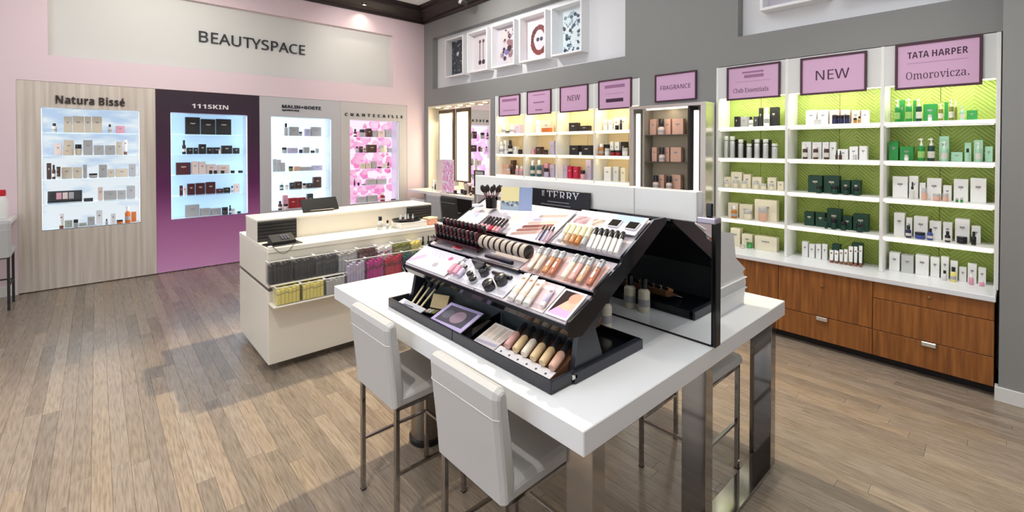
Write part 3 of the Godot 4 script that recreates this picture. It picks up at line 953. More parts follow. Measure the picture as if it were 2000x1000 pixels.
func stool(called: String, label: String, at: Vector3, turn: float, leather: Material, metal: Material, has_back := true, group := "") -> Node3D:
	var t := thing(called, label, "bar stool", at, turn, group)
	# faces +x; the back stands over x = 0
	var seat := PackedVector2Array([Vector2(0.0, 0.565), Vector2(0.4, 0.575), Vector2(0.425, 0.59), Vector2(0.43, 0.615), Vector2(0.415, 0.638), Vector2(0.38, 0.645), Vector2(0.06, 0.63), Vector2(-0.01, 0.62)])
	put(t, "seat", slab_soft(seat, 0.2, 0.025), leather)
	if has_back:
		var bk := PackedVector2Array([Vector2(-0.012, 0.572), Vector2(0.035, 0.58), Vector2(0.045, 0.65), Vector2(0.03, 0.78), Vector2(0.012, 0.90), Vector2(0.008, 0.945), Vector2(-0.004, 0.963), Vector2(-0.022, 0.968), Vector2(-0.042, 0.958), Vector2(-0.05, 0.935), Vector2(-0.046, 0.88), Vector2(-0.034, 0.78), Vector2(-0.02, 0.66)])
		put(t, "backrest", slab_soft(bk, 0.203, 0.022), leather)
		var s := G()
		s.rod([Vector3(-0.0335, 0.868, -0.199), Vector3(-0.045, 0.868, -0.182), Vector3(-0.045, 0.868, 0.182), Vector3(-0.0335, 0.868, 0.199), Vector3(0.004, 0.868, 0.199), Vector3(0.014, 0.868, 0.184)], 0.0018, 6)
		put(t, "seam", s, mat("seam_pale", rgb(226, 224, 220), 0.6))
	for q in [[0.012, -0.178, 0.572], [0.012, 0.178, 0.572], [0.385, -0.178, 0.58], [0.385, 0.178, 0.58]]:
		var g := G()
		var foot := Vector3(q[0] + (0.012 if q[0] > 0.1 else 0.0), 0, q[1])
		g.box(Vector3(q[0], q[2] / 2, q[1]), Vector3(0.022, q[2], 0.022), 0.003)
		var lg := put(t, "leg", g, metal)
		put(lg, "foot_cap", bx(Vector3(q[0], 0.004, q[1]), Vector3(0.024, 0.008, 0.024), 0.002), mat("kick_dark"))
	for s in [-1.0, 1.0]:
		put(t, "footrest", bx(Vector3(0.198, 0.262, s * 0.178), Vector3(0.352, 0.012, 0.02), 0.003), metal)
	put(t, "footrest", bx(Vector3(0.385, 0.262, 0), Vector3(0.02, 0.014, 0.336), 0.003), metal)
	put(t, "seat_frame", bx(Vector3(0.198, 0.562, 0), Vector3(0.39, 0.014, 0.378), 0.003), metal)
	return t

# ---------------------------------------------------------------- table with its spine
func table() -> void:
	var chrome := mat("chrome")
	var white := mat("table_white", rgb(228, 229, 230), 0.22)
	var t := thing("makeup_table", "large square white make-up table on chrome legs in the foreground", "table", Vector3(1.943, 0, -1.838))
	var hw := 0.872
	var hd := 0.972
	put(t, "tabletop", bx(Vector3(0, 0.86, 0), Vector3(hw * 2, 0.08, hd * 2), 0.003), white)
	for z in [hd - 0.075, -hd + 0.3]:
		for x in ([-hw + 0.1, 0.0, hw - 0.11] if z > 0 else [0.1, hw - 0.11]):
			put(t, "leg", bx(Vector3(x, 0.42, z), Vector3(0.065, 0.8, 0.11), 0.002), chrome)
	put(t, "floor_bar", bx(Vector3(0, 0.012, hd - 0.075), Vector3(hw * 2 - 0.28, 0.02, 0.11), 0.002), chrome)
	put(t, "top_bar", bx(Vector3(0, 0.806, hd - 0.075), Vector3(hw * 2 - 0.2, 0.026, 0.1), 0.002), chrome)
	var cg := G()
	cg.lathe([Vector2(0, 0.03), Vector2(0.092, 0.03), Vector2(0.092, 0.82), Vector2(0, 0.82)], 28, 1, 1, Vector3(-0.483, 0, -0.547))
	put(t, "column", cg, mat("bin_steel", rgb(150, 142, 132), 0.28, 1.0))
	var rg := G()
	rg.lathe([Vector2(0, 0), Vector2(0.1, 0), Vector2(0.102, 0.006), Vector2(0.102, 0.03), Vector2(0.094, 0.036), Vector2(0, 0.036)], 28, 1, 1, Vector3(-0.483, 0, -0.547))
	put(t, "column_foot", rg, mat("plastic_black", rgb(24, 24, 28), 0.35))
	# spine: mirrored wall with a white header
	var s := thing("mirror_divider", "upright mirror divider with black edge and white header along the table middle", "mirror", Vector3(1.9525, 0.9, -1.70))
	var m := mat("mirror")
	var blk := mat("gloss_black", rgb(8, 8, 10), 0.12)
	put(s, "core", bx(Vector3(0, 0.262, 0), Vector3(0.036, 0.52, 1.66)), blk)
	for q in [-1.0, 1.0]:
		put(s, "mirror_pane", bx(Vector3(q * 0.0205, 0.265, 0), Vector3(0.005, 0.512, 1.65)), m)
	put(s, "edge_cap", bx(Vector3(0, 0.263, 0.838), Vector3(0.048, 0.525, 0.014), 0.002), blk)
	put(s, "base_strip", bx(Vector3(0, 0.004, 0), Vector3(0.05, 0.008, 1.66), 0.001), blk)
	var hdm := mat("header_white", rgb(234, 234, 230), 0.16)
	for k in 2:
		var z0 := -0.806 if k == 0 else 0.452
		var z1 := 0.45 if k == 0 else 0.762
		put(s, "header_board", span(Vector3(-0.03, 0.524, z0), Vector3(0.03, 0.655, z1), 0.003), hdm)
	put(s, "clamp", bx(Vector3(0, 0.535, 0.803), Vector3(0.06, 0.026, 0.082), 0.004), mat("clamp_lilac", rgb(176, 166, 180), 0.2, 0.5))
	put(s, "clear_end", bx(Vector3(0, 0.60, 0.775), Vector3(0.05, 0.1, 0.018)), mat("acrylic", Color(0.8, 0.82, 0.85, 0.03), 0.03, 0.0, {"transparency": BaseMaterial3D.TRANSPARENCY_ALPHA}))
	put(s, "catch", bx(Vector3(0, 0.578, 0.806), Vector3(0.02, 0.06, 0.026), 0.004), blk)
	# brand board leaning on the header
	var b := thing("brand_board", "small black board with thin white serif capitals before the white mirror header", "sign", Vector3(1.895, 1.388, -1.72), -PI / 2)
	var rot := G()
	rot.t = Transform3D(Basis(Vector3.RIGHT, -0.12), Vector3.ZERO)
	rot.box(Vector3(0, 0.06, 0), Vector3(0.44, 0.125, 0.006), 0.001)
	put(b, "board", rot, mat("board_black", rgb(18, 17, 24), 0.3))
	var ink := mat("board_white", rgb(226, 226, 232), 0.5)
	var tl := Node3D.new()
	letters(b, "TERRY", 0.235, 0.046, Vector3(0.03, 0.0925, -0.007), ink, "Droid Serif", 400, 0.001)
	letters(b, "BY", 0.02, 0.03, Vector3(-0.118, 0.097, -0.007), ink, "Droid Serif", 400, 0.001)
	tl.free()
	for k in 3:
		put(b, "printed_line", bx(Vector3([0.0, -0.02, 0.03][k], 0.054 - k * 0.017, [0.0, 0.0017, 0.0038][k] - 0.003), Vector3([0.16, 0.22, 0.3][k], 0.004, 0.001)), mat("board_grey", rgb(150, 150, 162), 0.5))

# black stepped display before the mirror: outline in x-y, drawn out along z
func display_stand() -> void:
	var blk := mat("stand_black", rgb(20, 20, 26), 0.14)
	var grey := mat("stand_grey", rgb(44, 46, 54), 0.3)
	var white := mat("tier_white", rgb(206, 198, 204), 0.65)
	var t := thing("makeup_display", "glossy black stepped make-up display with white tiers before the mirror", "display stand", Vector3(0, 0, 0))
	var z0 := -2.25
	var z1 := -1.068
	put(t, "base_tray", span(Vector3(1.148, 0.9015, z0), Vector3(1.70, 0.915, z1), 0.002), blk)
	put(t, "tray_front", span(Vector3(1.145, 0.9015, z0), Vector3(1.157, 0.947, -1.66), 0.002), grey)
	put(t, "tray_front", span(Vector3(1.145, 0.9015, -1.655), Vector3(1.157, 0.947, z1), 0.002), grey)
	put(t, "tray_back", span(Vector3(1.688, 0.914, z0), Vector3(1.70, 0.942, z1), 0.002), blk)
	for z in [z0, z1]:
		var s := 1.0 if z == z1 else -1.0
		put(t, "tray_end", bx(Vector3(1.205, 0.9245, z - s * 0.006), Vector3(0.12, 0.045, 0.012), 0.002), grey)
		put(t, "foot_rail", bx(Vector3(1.48, 0.9215, z - s * 0.006), Vector3(0.44, 0.04, 0.03), 0.002), grey)
		put(t, "clasp", bx(Vector3(1.262, 0.928, z + s * 0.003), Vector3(0.026, 0.018, 0.012), 0.003), mat("steel"))
		var g := G()
		g.prism(PackedVector2Array([Vector2(1.27, 0.9145), Vector2(1.455, 0.9145), Vector2(1.40, 1.06), Vector2(1.47, 1.16), Vector2(1.43, 1.14), Vector2(1.30, 1.06)]), z - s * 0.03, z - s * 0.008)
		put(t, "strut", g, grey)
		var e := G()
		e.prism(PackedVector2Array([Vector2(1.226, 1.1), Vector2(1.24, 1.126), Vector2(1.388, 1.19), Vector2(1.398, 1.212), Vector2(1.558, 1.285), Vector2(1.57, 1.31), Vector2(1.80, 1.432), Vector2(1.90, 1.432), Vector2(1.90, 1.405), Vector2(1.31, 1.06), Vector2(1.245, 1.066)]), z - s * 0.012, z)
		put(t, "end_plate", e, blk)
	put(t, "back_wall", span(Vector3(1.352, 0.914, z0 + 0.04), Vector3(1.362, 1.09, z1 - 0.04)), mat("smoke_panel", rgb(62, 68, 70), 0.2))
	var sl := G()
	sl.prism(PackedVector2Array([Vector2(1.23, 1.1), Vector2(1.238, 1.112), Vector2(1.39, 1.18), Vector2(1.56, 1.272), Vector2(1.80, 1.405), Vector2(1.88, 1.405), Vector2(1.88, 1.392), Vector2(1.31, 1.062), Vector2(1.248, 1.072)]), z0 + 0.012, z1 - 0.012)
	put(t, "slope", sl, blk)
	# white boards of the three tiers, in two halves each
	var rows := [[Vector2(1.236, 1.118), Vector2(1.388, 1.184)], [Vector2(1.394, 1.204), Vector2(1.556, 1.279)], [Vector2(1.566, 1.303), Vector2(1.80, 1.427)]]
	var cuts := [[z0 + 0.014, -1.62, z1 - 0.014], [z0 + 0.014, -1.50, z1 - 0.014], [z0 + 0.014, -1.47, z1 - 0.014]]
	for i in 3:
		var a: Vector2 = rows[i][0]
		var b: Vector2 = rows[i][1]
		var d := (b - a).normalized()
		var n := Vector2(-d.y, d.x)
		for k in 2:
			var g := G()
			g.prism(PackedVector2Array([a, b, b - n * 0.01, a - n * 0.01]), cuts[i][k] + 0.003, cuts[i][k + 1] - 0.003)
			put(t, "tier_board", g, white)
	# twin stand with white ends on the far side
	var w := thing("makeup_display", "white ended stepped make-up display behind the mirror divider", "display stand")
	var we := PackedVector2Array([Vector2(2.0, 0.9015), Vector2(2.598, 0.9015), Vector2(2.6, 0.93), Vector2(2.625, 1.015), Vector2(2.585, 1.075), Vector2(2.615, 1.088), Vector2(2.49, 1.165), Vector2(2.46, 1.30), Vector2(2.32, 1.325), Vector2(2.0, 1.4)])
	var wm := mat("stand_white", rgb(226, 226, 226), 0.3)
	for z in [-1.0, -2.35]:
		var g := G()
		g.prism(we, z - 0.012, z)
		put(w, "end_plate", g, wm)
	var g2 := G()
	var inner := PackedVector2Array()
	for p in we:
		inner.append(Vector2(2.0 + (p.x - 2.0) * 0.97, 0.9015 + (p.y - 0.9015) * 0.97))
	g2.prism(inner, -2.338, -1.012)
	put(w, "body", g2, mat("stand_pale", rgb(206, 206, 208), 0.35))
	put(w, "step", bx(Vector3(2.36, 1.045, -0.993), Vector3(0.5, 0.006, 0.012), 0.001), wm)
	put(w, "step", bx(Vector3(2.36, 0.99, -0.993), Vector3(0.5, 0.006, 0.012), 0.001), wm)

# ---------------------------------------------------------------- cash counter
func counter() -> void:
	var cr := mat("counter_cream", rgb(230, 223, 208), 0.3)
	var t := thing("cash_counter", "cream lacquered cash counter with a raised back wall and dark groove", "counter")
	var x0 := 0.965
	var x1 := 2.63
	put(t, "plinth", span(Vector3(x0 + 0.09, 0.0, -4.72), Vector3(x1 - 0.09, 0.07, -3.96)), mat("plinth_grey", rgb(120, 112, 100), 0.5))
	put(t, "lower_body", span(Vector3(x0, 0.07, -4.80), Vector3(x1, 0.635, -3.86), 0.003), cr)
	put(t, "groove", span(Vector3(x0 + 0.008, 0.63, -4.79), Vector3(x1 - 0.008, 0.668, -3.868)), mat("groove_dark", rgb(96, 88, 78), 0.5))
	put(t, "upper_body", span(Vector3(x0, 0.663, -4.80), Vector3(x1, 0.935, -3.86), 0.003), cr)
	put(t, "ledge", span(Vector3(x0 - 0.002, 0.932, -4.80), Vector3(x1 + 0.002, 0.97, -3.852), 0.003), mat("counter_top", rgb(242, 236, 222), 0.25))
	put(t, "raised_wall", span(Vector3(x0, 0.965, -4.55), Vector3(x1 - 0.01, 1.135, -4.18), 0.003), cr)
	put(t, "raised_cap", span(Vector3(x0 - 0.002, 1.132, -4.555), Vector3(x1 - 0.008, 1.152, -4.175), 0.003), mat("counter_top"))
	# slatted black grilles at both ends of the raised wall
	for q in [[0.968, 1.268, "black slatted panel at the near end of the counter back wall"], [2.33, 2.612, "black slatted panel at the far end of the counter back wall"]]:
		var p := thing("slatted_panel", q[2], "panel", Vector3((q[0] + q[1]) / 2, 1.055, -4.174))
		put(p, "backing", bx(Vector3(0, 0, 0.004), Vector3(q[1] - q[0], 0.165, 0.006)), mat("kick_dark"))
		for k in 6:
			put(p, "slat", bx(Vector3(0, -0.068 + k * 0.0272, 0.011), Vector3(q[1] - q[0], 0.022, 0.009), 0.002), mat("slat_black", rgb(44, 42, 42), 0.45))

# ---------------------------------------------------------------- goods on the shelves
var COL := {
	"white": rgb(236, 236, 236), "cream": rgb(232, 224, 200), "black": rgb(30, 28, 30), "charcoal": rgb(62, 62, 66), "grey": rgb(174, 172, 172), "silver": rgb(196, 198, 198),
	"navy": rgb(38, 40, 78), "blue": rgb(62, 78, 150), "green": rgb(38, 140, 62), "darkgreen": rgb(20, 62, 48), "mint": rgb(168, 214, 186), "olive": rgb(122, 128, 60), "teal": rgb(44, 92, 100),
	"pink": rgb(222, 158, 176), "blush": rgb(228, 206, 198), "peach": rgb(222, 176, 154), "red": rgb(160, 24, 34), "crimson": rgb(190, 30, 70), "maroon": rgb(74, 24, 34), "brown": rgb(74, 48, 40),
	"amber": rgb(190, 120, 50), "orange": rgb(216, 116, 40), "gold": rgb(190, 150, 80), "beige": rgb(212, 198, 178), "lilac": rgb(190, 180, 206), "yellow": rgb(236, 222, 128), "fair": rgb(226, 198, 154), "clear": rgb(214, 216, 214), "sage": rgb(168, 172, 156),
	"magenta": rgb(190, 40, 140), "tan": rgb(206, 164, 128), "caramel": rgb(196, 138, 88), "rust": rgb(184, 110, 80), "rose": rgb(216, 168, 160), "ivory": rgb(236, 226, 208),
}
const KIND := {"carton": "carton", "bottle": "bottle", "pump": "pump bottle", "jar": "jar", "tube": "tube", "dropper": "dropper bottle", "palette": "open palette"}

func gmat(c: String, shiny: bool) -> StandardMaterial3D:
	if c == "silver" and shiny:
		return mat("good_silver", rgb(206, 207, 206), 0.35, 0.45)
	if c == "gold":
		return mat("good_gold", rgb(206, 164, 92), 0.3, 0.8)
	return mat("good_%s_%s" % [c, "g" if shiny else "m"], COL[c], 0.16 if shiny else 0.5)

func dark(c: String) -> bool:
	return COL[c].get_luminance() < 0.35

# one article with its parts, standing on its base, front to +z
func article(kind: String, c: String, w: float, h: float, d: float) -> Node3D:
	var t := Node3D.new()
	var body := gmat(c, kind != "carton")
	var r := w / 2
	var fz := d / w
	match kind:
		"carton":
			put(t, "body", bx(Vector3(0, h / 2, 0), Vector3(w, h, d), 0.0012), body)
			if w > 0.03 and h > 0.05:
				var pc := mat("print_light", rgb(190, 176, 160), 0.5) if dark(c) else mat("print_dark", rgb(150, 146, 150), 0.5)
				var g := G()
				g.box(Vector3(0, h * 0.64, d / 2), Vector3(w * 0.34, minf(0.016, h * 0.1), 0.0008))
				g.box(Vector3(0, h * 0.64 - minf(0.012, h * 0.08), d / 2), Vector3(0.003, minf(0.02, h * 0.2), 0.0006))
				put(t, "printed_mark", g, pc)
		"jar":
			var g := G()
			var y := h * 0.6
			g.lathe([Vector2(0, 0), Vector2(r * 0.82, 0), Vector2(r * 0.96, h * 0.06), Vector2(r, h * 0.14), Vector2(r, y - h * 0.05), Vector2(r * 0.94, y), Vector2(0, y)], 18, 1.0, fz)
			put(t, "body", g, body)
			var l := G()
			l.lathe([Vector2(0, y), Vector2(r * 0.97, y), Vector2(r, y + h * 0.04), Vector2(r, h * 0.96), Vector2(r * 0.95, h), Vector2(0, h)], 18, 1.0, fz)
			put(t, "lid", l, gmat("silver", true) if c in ["white", "peach", "silver", "cream", "green"] else mat("cap_black", rgb(28, 27, 30), 0.25))
		"bottle", "dropper":
			var neck := h * (0.68 if kind == "bottle" else 0.55)
			if c == "silver":
				neck = h * 0.8
			elif c == "blush":
				neck = h * 0.5
			var nr := r * (0.5 if kind == "bottle" else 0.45)
			var g := G()
			g.lathe([Vector2(0, 0), Vector2(r * 0.9, 0), Vector2(r, h * 0.03), Vector2(r, neck - r * 0.5), Vector2(r * 0.88, neck - r * 0.25), Vector2(nr, neck), Vector2(nr, neck + h * 0.02), Vector2(0, neck + h * 0.02)], 18, 1.0, fz)
			put(t, "body", g, body)
			var l := G()
			var cr := r * 0.98 if c == "silver" else (r * 0.8 if c == "blush" else nr * 1.25)
			if kind == "bottle":
				l.lathe([Vector2(0, neck + h * 0.02), Vector2(cr, neck + h * 0.02), Vector2(cr, h * 0.985), Vector2(cr * 0.9, h), Vector2(0, h)], 16, 1.0, fz)
			else:
				l.lathe([Vector2(0, neck + h * 0.02), Vector2(cr, neck + h * 0.02), Vector2(cr, neck + h * 0.16), Vector2(cr * 0.6, neck + h * 0.2), Vector2(cr * 0.62, h * 0.94), Vector2(cr * 0.35, h), Vector2(0, h)], 14, 1.0, fz)
			put(t, "cap", l, mat("cap_grey", rgb(206, 208, 200), 0.35) if c == "silver" else mat("cap_black", rgb(28, 27, 30), 0.25) if kind == "dropper" else (mat("cap_white", rgb(236, 234, 230), 0.3) if c in ["teal", "white", "orange", "red", "green", "amber", "olive", "pink"] and not (c == "white" and h < 0.11) else mat("cap_black", rgb(28, 27, 30), 0.25)))
			if h > 0.07 and w > 0.03 and c != "silver":
				var b := G()
				b.lathe([Vector2(r * 1.004, neck * 0.25), Vector2(r * 1.012, neck * 0.26), Vector2(r * 1.012, neck * 0.56), Vector2(r * 1.004, neck * 0.57)], 18, 1.0, fz)
				put(t, "label_band", b, mat("band_pale", rgb(214, 210, 200), 0.5) if dark(c) else mat("band_grey", rgb(172, 170, 170), 0.5))
		"pump":
			var neck := h * 0.68
			var g := G()
			g.lathe([Vector2(0, 0), Vector2(r * 0.9, 0), Vector2(r, h * 0.03), Vector2(r, neck - r * 0.35), Vector2(r * 0.85, neck - r * 0.1), Vector2(r * 0.45, neck), Vector2(0, neck)], 18, 1.0, fz)
			put(t, "body", g, body)
			var l := G()
			l.lathe([Vector2(0, neck), Vector2(r * 0.5, neck), Vector2(r * 0.5, neck + h * 0.09), Vector2(r * 0.2, neck + h * 0.1), Vector2(r * 0.2, h * 0.9), Vector2(r * 0.38, h * 0.91), Vector2(r * 0.38, h), Vector2(0, h)], 14)
			l.box(Vector3(-r * 0.5, h * 0.95, 0), Vector3(r * 0.9, h * 0.05, r * 0.3), 0.001)
			put(t, "pump_head", l, mat("cap_white", rgb(236, 234, 230), 0.3))
			var b := G()
			b.lathe([Vector2(r * 1.004, neck * 0.2), Vector2(r * 1.012, neck * 0.21), Vector2(r * 1.012, neck * 0.62), Vector2(r * 1.004, neck * 0.63)], 18, 1.0, fz)
			put(t, "label_band", b, mat("band_pale", rgb(214, 210, 200), 0.5) if c != "green" else mat("band_leaf", rgb(150, 196, 110), 0.5))
		"tube":
			var g := G()
			var y0 := h * 0.2
			var rows := []
			for k in 7:
				var f := k / 6.0
				var ring := []
				for a in 17:
					var an := TAU * a / 16
					ring.append(Vector3(cos(an) * r * (0.92 + 0.08 * f), y0 + (h - y0) * f, sin(an) * r * fz * (1.0 - f * 0.94)))
				rows.append(ring)
			for i in 6:
				for a in 16:
					var p: Vector3 = rows[i][a]
					g.poly([rows[i][a], rows[i][a + 1], rows[i + 1][a + 1], rows[i + 1][a]], Vector3(p.x, 0, p.z) + Vector3(rows[i][a + 1].x, 0, rows[i][a + 1].z))
			put(t, "body", g, body)
			var l := G()
			l.lathe([Vector2(0, 0), Vector2(r * 0.84, 0), Vector2(r * 0.88, h * 0.02), Vector2(r * 0.9, y0), Vector2(0, y0)], 16, 1.0, fz)
			put(t, "cap", l, mat("cap_white", rgb(236, 234, 230), 0.3) if c != "white" else mat("cap_bronze", rgb(150, 96, 70), 0.3, 0.4))
			if h > 0.07:
				put(t, "printed_mark", bx(Vector3(0, h * 0.76, r * fz * 0.36), Vector3(w * 0.4, 0.012, 0.002)), mat("band_brown", rgb(140, 84, 66), 0.5))
		"palette":
			put(t, "base", bx(Vector3(0, 0.006, 0.0), Vector3(w, 0.012, d)), mat("cap_black", rgb(28, 27, 30), 0.25))
			var g := G()
			g.t = Transform3D(Basis(Vector3.RIGHT, -0.16), Vector3(0, 0.012, -d * 0.2))
			g.box(Vector3(0, h / 2 - 0.006, 0), Vector3(w, h - 0.012, 0.006), 0.001)
			put(t, "lid", g, gmat("charcoal", true))
			for k in 5:
				var q := G()
				q.t = Transform3D(Basis(Vector3.RIGHT, -0.16), Vector3(0, 0.012, -d * 0.2))
				q.box(Vector3((k - 2) * w * 0.18, h / 2 - 0.006, 0.003), Vector3(w * 0.15, h * 0.6, 0.003), 0.001)
				put(t, "pan", q, gmat(["black", "pink", "blush", "grey", "charcoal"][k], false))
	return t

# places an article; copies share the meshes of the first of its kind
func good(kind: String, c: String, w: float, h: float, d: float, at: Vector3, turn: float, where: String, order: float) -> Node3D:
	var key := "%s|%s|%d|%d|%d" % [kind, c, roundi(w * 250), roundi(h * 250), roundi(d * 250)]
	if not protos.has(key):
		protos[key] = article(kind, c, roundi(w * 250) / 250.0, maxf(roundi(h * 250) / 250.0, 0.012), maxf(roundi(d * 250) / 250.0, 0.008))
	var o: Node3D = protos[key].duplicate()
	o.name = numbered({"pump": "pump_bottle", "dropper": "dropper_bottle", "palette": "makeup_palette"}.get(kind, kind))
	add_child(o)
	o.position = at
	o.rotation.y = turn
	var cn: String = {"darkgreen": "dark green", "mint": "pale mint", "blush": "pale blush", "clear": "clear glass"}.get(c, c)
	goods.append([o, "%s %s" % [cn, KIND[kind]], where, order, {"pump": "bottle", "dropper": "bottle", "palette": "palette"}.get(kind, kind)])
	return o

func row(where: String, ax: String, y: float, list: Array) -> void:
	for e in list:
		var kind: String = e[0]
		var front: bool = e.size() > 5
		var w: float = maxf(e[3], 0.016)
		var d: float
		if kind == "carton":
			d = 0.05 if front else clampf(w, 0.035, 0.075)
			w *= 0.8 if ax == "x" and e[2] < -2.9 else (0.92 if ax != "z" else 0.97)
		elif kind == "palette":
			d = 0.08
		else:
			d = minf(w, 0.066)
		if ax == "z":
			var f := (-8.02 if front else -8.11) - d / 2
			good(kind, e[1], w, e[4], d, Vector3(e[2], y + 0.0008, f), 0.0, where, e[2])
		else:
			var face: float = (4.87 if front else 4.945) if ax == "x" else (4.635 if front else 4.70)
			if ax == "t":
				d = minf(d, 0.055)
			good(kind, e[1], w, e[4], d, Vector3(face + d / 2, y + 0.0008, e[2]), -PI / 2, where, e[2])

func plural(s: String) -> String:
	return s + "es" if s.ends_with("x") or s.ends_with("s") or s.ends_with("sh") else s + "s"

# names every article apart: its look, where it stands and its place in the row of its likes
func name_goods() -> void:
	var by := {}
	for g in goods:
		var k: String = g[1] + "|" + g[2]
		if not by.has(k):
			by[k] = []
		by[k].append(g)
	var ord := ["", "leftmost", "second", "third", "fourth", "fifth", "sixth", "seventh", "eighth", "ninth", "tenth", "eleventh", "twelfth", "thirteenth", "fourteenth", "fifteenth", "sixteenth"]
	for k in by:
		var l: Array = by[k]
		l.sort_custom(func(a, b): return a[3] < b[3])
		for i in l.size():
			var g: Array = l[i]
			var text: String = "%s %s" % [g[1], g[2]]
			if l.size() == 2:
				text = "%s of two %s %s" % ["left" if i == 0 else "right", plural(g[1]), g[2]]
			elif l.size() > 2:
				var o: String = "leftmost" if i == 0 else ("rightmost" if i == l.size() - 1 else ord[i + 1] + " from left")
				text = "%s %s %s" % [o, g[1], g[2]]
			tag(g[0], text, g[4], "%s %s" % [plural(g[1]), g[2]] if l.size() > 1 else "")

func stock() -> void:
	row("on top shelf of green bay beside the tower", "x", 1.952, [["carton", "black", -1.958, 0.046, 0.107, 1], ["carton", "grey", -1.914, 0.071, 0.106], ["bottle", "white", -1.825, 0.039, 0.098, 1], ["carton", "charcoal", -1.800, 0.048, 0.103], ["carton", "black", -1.755, 0.034, 0.188], ["bottle", "white", -1.681, 0.051, 0.183, 1], ["carton", "black", -1.635, 0.074, 0.188]])
	row("on second shelf of green bay beside the tower", "x", 1.637, [["bottle", "silver", -2.067, 0.039, 0.224, 1], ["bottle", "silver", -2.006, 0.047, 0.218, 1], ["carton", "black", -1.994, 0.026, 0.192], ["bottle", "silver", -1.923, 0.046, 0.188, 1], ["carton", "black", -1.911, 0.028, 0.175], ["bottle", "silver", -1.841, 0.047, 0.143, 1], ["carton", "black", -1.832, 0.022, 0.185], ["bottle", "silver", -1.767, 0.048, 0.188, 1], ["carton", "black", -1.753, 0.024, 0.184], ["bottle", "silver", -1.687, 0.046, 0.188, 1], ["carton", "black", -1.673, 0.025, 0.178], ["bottle", "silver", -1.606, 0.050, 0.142, 1]])
	row("on third shelf of green bay beside the tower", "x", 1.327, [["carton", "cream", -2.080, 0.080, 0.102], ["carton", "cream", -1.986, 0.119, 0.161], ["carton", "cream", -1.881, 0.080, 0.139], ["carton", "cream", -1.786, 0.097, 0.117], ["jar", "cream", -2.062, 0.047, 0.054, 1], ["jar", "cream", -1.972, 0.052, 0.079, 1], ["jar", "cream", -1.891, 0.050, 0.074, 1], ["jar", "cream", -1.774, 0.048, 0.075, 1], ["jar", "cream", -1.703, 0.047, 0.059, 1], ["carton", "cream", -1.647, 0.088, 0.119], ["carton", "cream", -1.569, 0.059, 0.083], ["jar", "cream", -1.631, 0.041, 0.063, 1]])
	row("on fourth shelf of green bay beside the tower", "x", 1.012, [["carton", "cream", -2.019, 0.109, 0.147], ["bottle", "amber", -1.988, 0.057, 0.129, 1], ["carton", "cream", -1.892, 0.136, 0.143], ["jar", "cream", -1.855, 0.075, 0.095, 1], ["carton", "cream", -1.703, 0.222, 0.207], ["jar", "peach", -1.713, 0.075, 0.140, 1]])
	row("on countertop of green bay beside the tower", "x", 0.712, [["carton", "cream", -1.994, 0.103, 0.187], ["carton", "cream", -1.877, 0.110, 0.139], ["carton", "cream", -1.701, 0.222, 0.138], ["jar", "cream", -1.899, 0.045, 0.040, 1], ["tube", "green", -1.833, 0.059, 0.072, 1]])
	row("on top shelf of middle green bay", "x", 1.952, [["carton", "white", -1.316, 0.092, 0.141], ["carton", "white", -1.221, 0.086, 0.135], ["carton", "blush", -1.132, 0.079, 0.130], ["carton", "blush", -1.050, 0.074, 0.127], ["carton", "blush", -0.976, 0.064, 0.121], ["carton", "white", -0.910, 0.055, 0.117], ["jar", "silver", -1.251, 0.056, 0.049, 1], ["jar", "navy", -1.114, 0.046, 0.079, 1], ["jar", "navy", -1.068, 0.038, 0.077, 1], ["jar", "navy", -1.026, 0.041, 0.075, 1], ["jar", "gold", -0.966, 0.025, 0.046, 1], ["bottle", "gold", -0.936, 0.022, 0.061, 1]])
	row("on second shelf of middle green bay", "x", 1.637, [["carton", "white", -1.351, 0.084, 0.158], ["carton", "white", -1.266, 0.077, 0.157], ["carton", "white", -1.198, 0.052, 0.157], ["carton", "white", -1.143, 0.051, 0.156], ["pump", "brown", -1.345, 0.038, 0.141, 1], ["pump", "brown", -1.261, 0.040, 0.140, 1], ["pump", "brown", -1.177, 0.039, 0.140, 1], ["carton", "white", -1.067, 0.083, 0.092], ["dropper", "brown", -1.098, 0.021, 0.081, 1], ["dropper", "brown", -1.070, 0.023, 0.081, 1], ["carton", "white", -0.988, 0.064, 0.117], ["carton", "white", -0.920, 0.059, 0.121], ["jar", "silver", -0.966, 0.029, 0.042, 1]])
	row("on third shelf of middle green bay", "x", 1.327, [["carton", "darkgreen", -1.279, 0.122, 0.154], ["carton", "darkgreen", -1.150, 0.124, 0.159], ["jar", "darkgreen", -1.234, 0.048, 0.069, 1], ["jar", "darkgreen", -1.113, 0.054, 0.076, 1], ["carton", "darkgreen", -1.044, 0.071, 0.122], ["carton", "darkgreen", -0.969, 0.068, 0.126], ["jar", "darkgreen", -1.028, 0.040, 0.067, 1], ["jar", "darkgreen", -0.953, 0.044, 0.069, 1]])
	row("on fourth shelf of middle green bay", "x", 1.012, [["carton", "darkgreen", -1.324, 0.088, 0.128], ["carton", "darkgreen", -1.235, 0.079, 0.128], ["carton", "darkgreen", -1.130, 0.118, 0.177], ["bottle", "darkgreen", -1.173, 0.024, 0.096, 1], ["jar", "darkgreen", -1.117, 0.042, 0.098, 1], ["carton", "darkgreen", -1.029, 0.068, 0.119], ["carton", "darkgreen", -0.934, 0.111, 0.147], ["jar", "darkgreen", -1.046, 0.045, 0.075, 1], ["jar", "darkgreen", -0.929, 0.050, 0.071, 1]])
